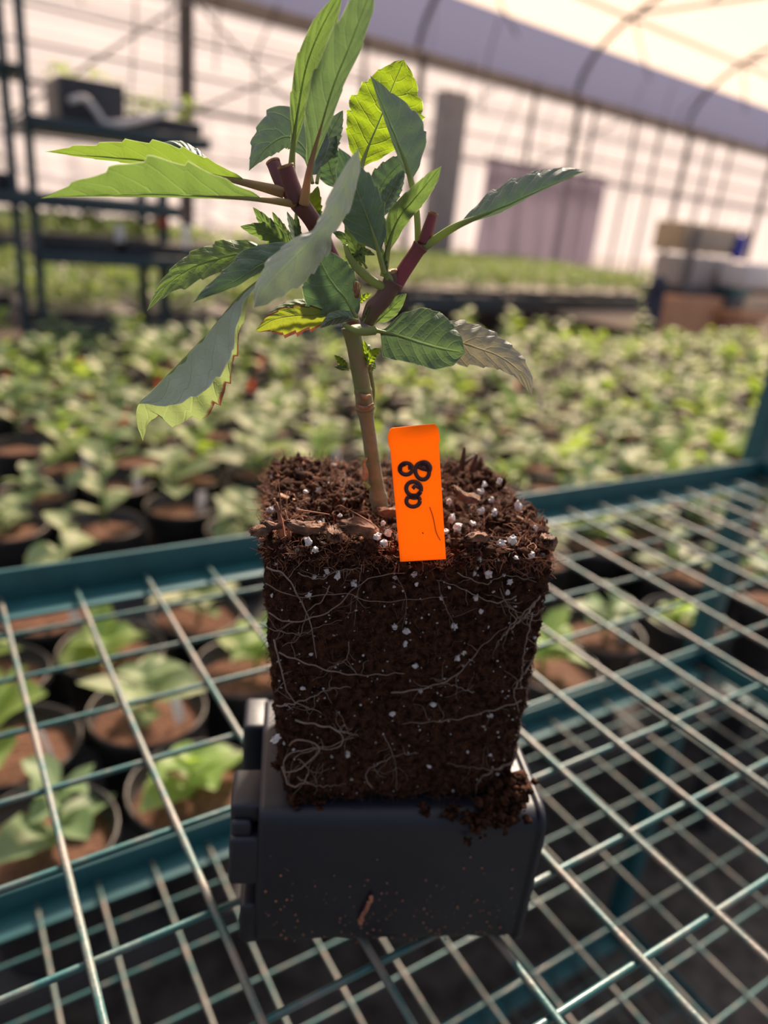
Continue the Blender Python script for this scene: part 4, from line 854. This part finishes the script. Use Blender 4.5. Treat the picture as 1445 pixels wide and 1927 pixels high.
while y < 2.98:
    x = -.32 + (row % 2) * .085
    while x < 4.45:
        p = (x + rng.normal(0, .006), y + rng.normal(0, .005), ROWZ)
        ok, px, py = in_view((p[0], p[1], -.30), 60 if y < 1.5 else 25)
        hid = (540 < px < 1000 and py > 930) or (470 < px < 1000 and py > 1250)
        if min((p[0] - a_[0]) ** 2 + (p[1] - a_[1]) ** 2 for a_ in near) < .145 ** 2: ok = False
        if ok and not hid: pts_.append((p, px, py))
        x += .160
    y += .150 if y < 1.6 else .158; row += 1
print('pots', len(pts_))
# thin out the distant rows so that no more than 300 stand on the bench
while len(pts_) > 285: pts_.pop(int(rng.integers(len(pts_) // 2, len(pts_))))
ORD = 'first second third fourth fifth sixth seventh eighth ninth tenth eleventh twelfth thirteenth fourteenth fifteenth sixteenth seventeenth eighteenth nineteenth twentieth twenty-first twenty-second twenty-third twenty-fourth twenty-fifth twenty-sixth twenty-seventh twenty-eighth twenty-ninth thirtieth thirty-first thirty-second thirty-third thirty-fourth'.split()
pts_.sort(key=lambda q: (round((q[0][1] - .602) / .152), q[0][0]))
cnt = {}
for i, (p, px, py) in enumerate(pts_):
    dist = p[1]; ri = round((dist - .602) / .152); cnt[ri] = cnt.get(ri, 0) + 1
    grp = 'potted seedlings just behind the rack' if dist < 1.2 else 'potted seedlings in the middle rows of the bench' if dist < 1.9 else 'potted seedlings in the far rows of the bench'
    where = '%s from the left in the %s row behind the rack' % (ORD[cnt[ri] - 1], ORD[ri])
    lb = 'black pot with green seedling, ' + where
    r_ = root('potted_seedling', p, '', 'potted plant', grp)
    r_['label'] = lb
    rz = rng.uniform(0, 6.28)
    kinds_ = [0, 1, 2, 4, 7] if dist < 1.0 else list(range(12))
    pm = plants[kinds_[int(rng.integers(0, len(kinds_)))]]
    for nm, me in (('pot_body', pot_me), ('soil', soil_me), ('young_plant', pm)):
        o = bpy.data.objects.new(nm, me); COL.objects.link(o); o.parent = r_
        if nm == 'young_plant': o.rotation_euler = (rng.normal(0, .06), rng.normal(0, .06), rz); s_ = rng.uniform(.85, 1.15) if dist < 1.0 else rng.uniform(.85, 1.45); o.scale = (s_, s_, s_)
    placed.append((p, px, py, where))
# white and orange tags standing in some pots
b = MB(); b.box((0, 0, .022), (.016, .0008, .06), None, .0003); wt_me = b.mesh('tag', MT['white']); ot_me = b.mesh('tag', MT['tagorange'])
for i, (p, px, py, where) in enumerate(placed):
    rr = rng.random()
    if rr > .24: continue
    wh = rr < .14 or p[1] < 1.75
    o = bpy.data.objects.new('plant_tag', wt_me if wh else ot_me); COL.objects.link(o)
    o.location = (p[0] + .035, p[1] - .02, ROWZ + .118); o.rotation_euler = (rng.normal(0, .15), rng.normal(0, .15), rng.normal(-.3, .6))
    tag(o, ('white' if wh else 'orange') + ' tag in pot ' + where, 'tag', 'white tags in the seedling pots' if wh else 'orange tags in the seedling pots')

# ================================================================ FAR BENCHES OF SEEDLING TRAYS
def foliage(seed, sx, sy, h, n, m):
    r = random.Random(seed); bb = MB()
    for i in range(n):
        x, y = r.uniform(-sx / 2, sx / 2), r.uniform(-sy / 2, sy / 2)
        seed_leaf(bb, np.array([x, y, r.uniform(.02, h)]), r.uniform(0, 6.28), r.uniform(.05, .10), r.uniform(.012, .022), r.uniform(.2, 1.2), r.uniform(0, .6), 0, r.uniform(-.4, .4))
    return bb.mesh('seedlings', m)
fol = [foliage(40 + i, .47, .47, .12, 230, [MT['seed'], MT['sg'][1], MT['seed']][i]) for i in range(3)]
b = MB(); b.box((0, 0, .03), (.58, .58, .06), None, .006); tray_me = b.mesh('tray', MT['tray'])
def tray(p, k2, lb, grp, sc=1.0, folz=.05):
    r_ = root('seedling_tray', p, lb, 'seedling tray', grp)
    for nm, me, zz in (('tray', tray_me, 0), ('seedlings', fol[k2 % 3], folz)):
        o = bpy.data.objects.new(nm, me); COL.objects.link(o); o.parent = r_; o.location = (0, 0, zz); o.scale = (sc,) * 3
        if nm == 'seedlings': o['kind'] = 'stuff'; o.rotation_euler = (0, 0, (k2 % 4) * math.pi / 2)
    return r_
def far_bench(u0, u1, n0, n1, z, lb, tl, grp):
    be = root('plant_bench', tuple(G((u0 + u1) / 2, n0, -.95)), lb, 'bench'); bb = MB()
    bb.box(G((u0 + u1) / 2, (n0 + n1) / 2, z - .03), (u1 - u0, n1 - n0, .05), RG, .005); bb.build('bench_top', MT['tray'], be)
    bb = MB(); bb.box(G((u0 + u1) / 2, n0 - .02, z - .06), (u1 - u0, .03, .14), RG, .005); bb.build('side_board', MT['rack_dark'], be)
    for u in np.arange(u0 + .2, u1, 2.0):
        for n in (n0 + .15, n1 - .15): bb = MB(); bb.box(G(u, n, (z - .95) / 2), (.06, .06, .95 + z - .08), RG); bb.build('leg', MT['rack_dark'], be, smooth=False)
    k2 = 0
    for n in np.arange(n0 + .31, n1 - .25, .61):
        for u in np.arange(u0 + .31, u1 - .25, .61):
            p = G(u, n, z); ok, px, py = in_view(p, 60)
            if ok: tray(tuple(p), k2, tl % (ORD[int(round((u - u0 - .31) / .61))], ORD[int(round((n - n0 - .31) / .61))]), grp)
            k2 += 1
far_bench(1.0, 3.4, 4.15, 6.7, -.45, 'dark low bench of seedling trays beyond the left end of the pots', 'green seedling tray, %s from left in the %s row of the left far bench', 'seedling trays on the left far bench')
far_bench(-.5, 3.9, 7.3, 9.7, -.30, 'distant low bench of green trays under the left plastic wall', 'green plant tray, %s from left in the %s row below the plastic wall', 'seedling trays below the left wall')
far_bench(4.3, 9.9, 5.0, 8.8, -.38, 'wide far bench of green seedling trays in front of the purple curtain', 'green seedling tray, %s from left in the %s row before the purple curtain', 'seedling trays before the purple curtain')

# ================================================================ LEFT REAR RACK WITH TRAYS
def Wy(px, py, Y):
    d = ray(px, py); q = CAM + d * (Y / d[1]); return q
rr = root('shelving_rack', (0.45, 3.3, -0.95), 'dark green two-post rack standing behind the pots at the left', 'rack')
for xx in (.372, .438):
    b = MB(); b.box((xx, 3.3, .25), (.032, .032, 2.4), None, .003); b.build('post', MT['rack_dark'], rr)
for xx, yy, z1 in ((.96, 3.75, .5), (-.35, 3.3, 1.4), (.96, 3.4, .5)):
    b = MB(); b.box((xx, yy, (z1 - .95) / 2), (.04, .04, z1 + .95), None, .003); b.build('post', MT['rack_dark'], rr)
for z, x0, x1, h in ((.185, -.4, .99, .05), (-.02, .44, 1.45, .045), (.455, .44, 1.12, .045), (.62, -.4, .44, .02)):
    b = MB(); b.box(((x0 + x1) / 2, 3.5, z), (x1 - x0, .5, h), None, .006); b.build('shelf', MT['rack_dark'], rr)
def box_plant(x0, x1, z0, h, fh, lb, cat='planter', y=3.5, nm='planter_box'):
    r_ = root(nm, ((x0 + x1) / 2, y, z0), lb, cat); bb = MB(); bb.box(((x0 + x1) / 2, y, z0 + h / 2), (x1 - x0, .34, h), None, .008); bb.build('tray', MT['tray'], r_)
    r = random.Random(int(x0 * 100)); bb = MB()
    for i in range(int(260 * (x1 - x0) * fh / .1)):
        seed_leaf(bb, np.array([r.uniform(x0, x1), y + r.uniform(-.17, .17), z0 + h + r.uniform(0, fh)]), r.uniform(0, 6.28), r.uniform(.03, .07), r.uniform(.008, .016), r.uniform(.2, 1.3), .4)
    o = bb.build('foliage', MT['sg'][0], r_); o['kind'] = 'stuff'; return r_
box_plant(.56, .80, .478, .15, .04, 'tall dark planter box with sparse greens on the left rear rack')
box_plant(.84, 1.11, .478, .06, .07, 'shallow dark tray of greens beside the tall planter box')
box_plant(-.2, .38, .21, .06, .05, 'dark tray of greens at the left edge of the rear rack')
box_plant(.45, .75, .003, .05, .09, 'green seedling tray on the low shelf, left of the red flowers')
fr = box_plant(.78, 1.10, .003, .05, .08, 'green tray with red flowers on the low rear shelf')
bb = MB(); r = random.Random(5)
for i in range(14):
    c = np.array([.93 + r.uniform(-.03, .03), 3.34 + r.uniform(-.02, .05), .15 + r.uniform(-.02, .03)]); lump(bb, c, .014, i, sub=1)
bb.build('red_blossom', MT['red'], fr)
box_plant(1.12, 1.42, .003, .05, .05, 'green seedling tray on the low shelf, right of the red flowers')
b = MB(); b.tube(cat_rom([tuple(Wy(x, y, 3.28)) for x, y in ((130, 190), (160, 185), (185, 215), (200, 232), (250, 228), (300, 215), (345, 195))], 30), .012, 8)
tag(b.build('water_hose', MT['white']), 'pale curved plastic hose draped across the rear rack trays', 'hose')
for px, py, hh in ((225, 440, .06), (350, 445, .09)):
    p = Wy(px, py, 3.24); b = MB(); b.box(p, (.035, .002, hh), None, .0005); tag(b.build('plant_tag', MT['white']), 'white tag hanging on the rear rack %s the red flowers' % ('left of' if px < 300 else 'right of'), 'tag')

# ================================================================ POTTING CORNER AT THE RIGHT
def gbox(name, x0, y0, x1, y1, n, dep, m, lb, cat, bev=.01, zb=None, parts=None):
    u0, _ = Wg(x0, (y0 + y1) / 2, n); u1, _ = Wg(x1, (y0 + y1) / 2, n); ua, z0 = Wg((x0 + x1) / 2, y1, n); _, z1 = Wg((x0 + x1) / 2, y0, n)
    if zb is not None: z0 = zb
    bb = MB(); c = G((u0 + u1) / 2, n + dep / 2, (z0 + z1) / 2); bb.box(c, (abs(u1 - u0), dep, z1 - z0), RG, bev)
    if parts: parts(bb, u0, u1, z0, z1)
    return tag(bb.build(name, MT[m]), lb, cat), (u0, u1, z0, z1)
NB = 3.75
o, (u0, u1, z0, z1) = gbox('storage_cabinet', 1282, 425, 1412, 480, NB + .25, .3, 'tan', 'tan wooden cupboard above the grey panel at the far right', 'cabinet')
bb = MB(); bb.box(G((u0 + u1) / 2, NB + .24, (z0 + z1) / 2 - .01), (u1 - u0 - .08, .02, (z1 - z0) * .55), RG, .004); p_ = bb.build('door', MT['tandoor']); p_.parent = o
gbox('grey_panel', 1280, 486, 1395, 541, NB + .2, .3, 'greyp', 'grey metal bin under the tan cupboard', 'bin')
gbox('black_tray', 1285, 545, 1392, 560, NB + .1, .5, 'tray', 'black tray on top of the orange cardboard box', 'tray')
gbox('cardboard_box', 1250, 560, 1352, 660, NB, .2, 'card', 'orange brown cardboard box behind the far pots', 'box', zb=-.94)
gbox('plastic_crate', 1352, 592, 1425, 660, NB + .1, .25, 'brick', 'red brown crate at the right of the cardboard box', 'crate', zb=-.94)
gbox('black_bucket', 1368, 560, 1402, 592, NB - .05, .3, 'tray', 'dark bucket standing on the red brown crate', 'bucket', bev=.03)
gbox('teal_bucket', 1385, 528, 1418, 560, NB - .02, .22, 'teal', 'small teal bucket stacked on the dark bucket', 'bucket', bev=.03)
gbox('wooden_plank', 1398, 590, 1450, 606, NB - .3, .3, 'card', 'pale orange plank end at the right edge', 'plank')
gbox('white_sack', 1405, 496, 1470, 545, NB - .15, .3, 'white', 'white plastic sack piled at the right edge', 'sack', bev=.05)
b = MB()
for (px, py, r_) in ((1393, 460, .085), (1388, 478, .08), (1384, 495, .05)):
    u, z = Wg(px, py, NB + .2); lump(b, G(u, NB + .2, z), r_, px, sq=(.9, .6, 1.25), sub=3, am=.15)
tag(b.build('jacket', MT['blue']), 'bright blue cloth hanging beside the tan cupboard', 'cloth')
b = MB()
for (px, py, r_) in ((1236, 545, .10), (1229, 575, .11), (1222, 605, .12), (1226, 590, .12)):
    u, z = Wg(px, py, NB - .22); lump(b, G(u, NB - .22, z), r_, px, sq=(.75, .7, 1.2), sub=3, am=.2)
u, z = Wg(1224, 630, NB - .22); b.box(G(u, NB - .22, (z - .95) / 2), (.2, .2, z + .95), RG, .05)
tag(b.build('cloth_bag', MT['dark']), 'dark navy bag standing left of the cardboard box', 'bag')
b = MB(); r = random.Random(9); u, z = Wg(1218, 520, NB)
b.tube([G(u, NB, z - .45), G(u, NB, z)], .008, 6)
for i in range(16): seed_leaf(b, G(u, NB, z - r.uniform(-.03, .3)), r.uniform(0, 6.28), .13, .02, .8, .4)
tag(b.build('leafy_sprig', MT['sg'][1]), 'dark leafy sprig sticking up left of the tan cupboard', 'plant')
o, _ = gbox('support_post', 1288, 425, 1294, 660, NB + .1, .05, 'steel_dark', 'thin dark post left of the tan cupboard', 'post', bev=.004)
print('objects', len(bpy.data.objects))
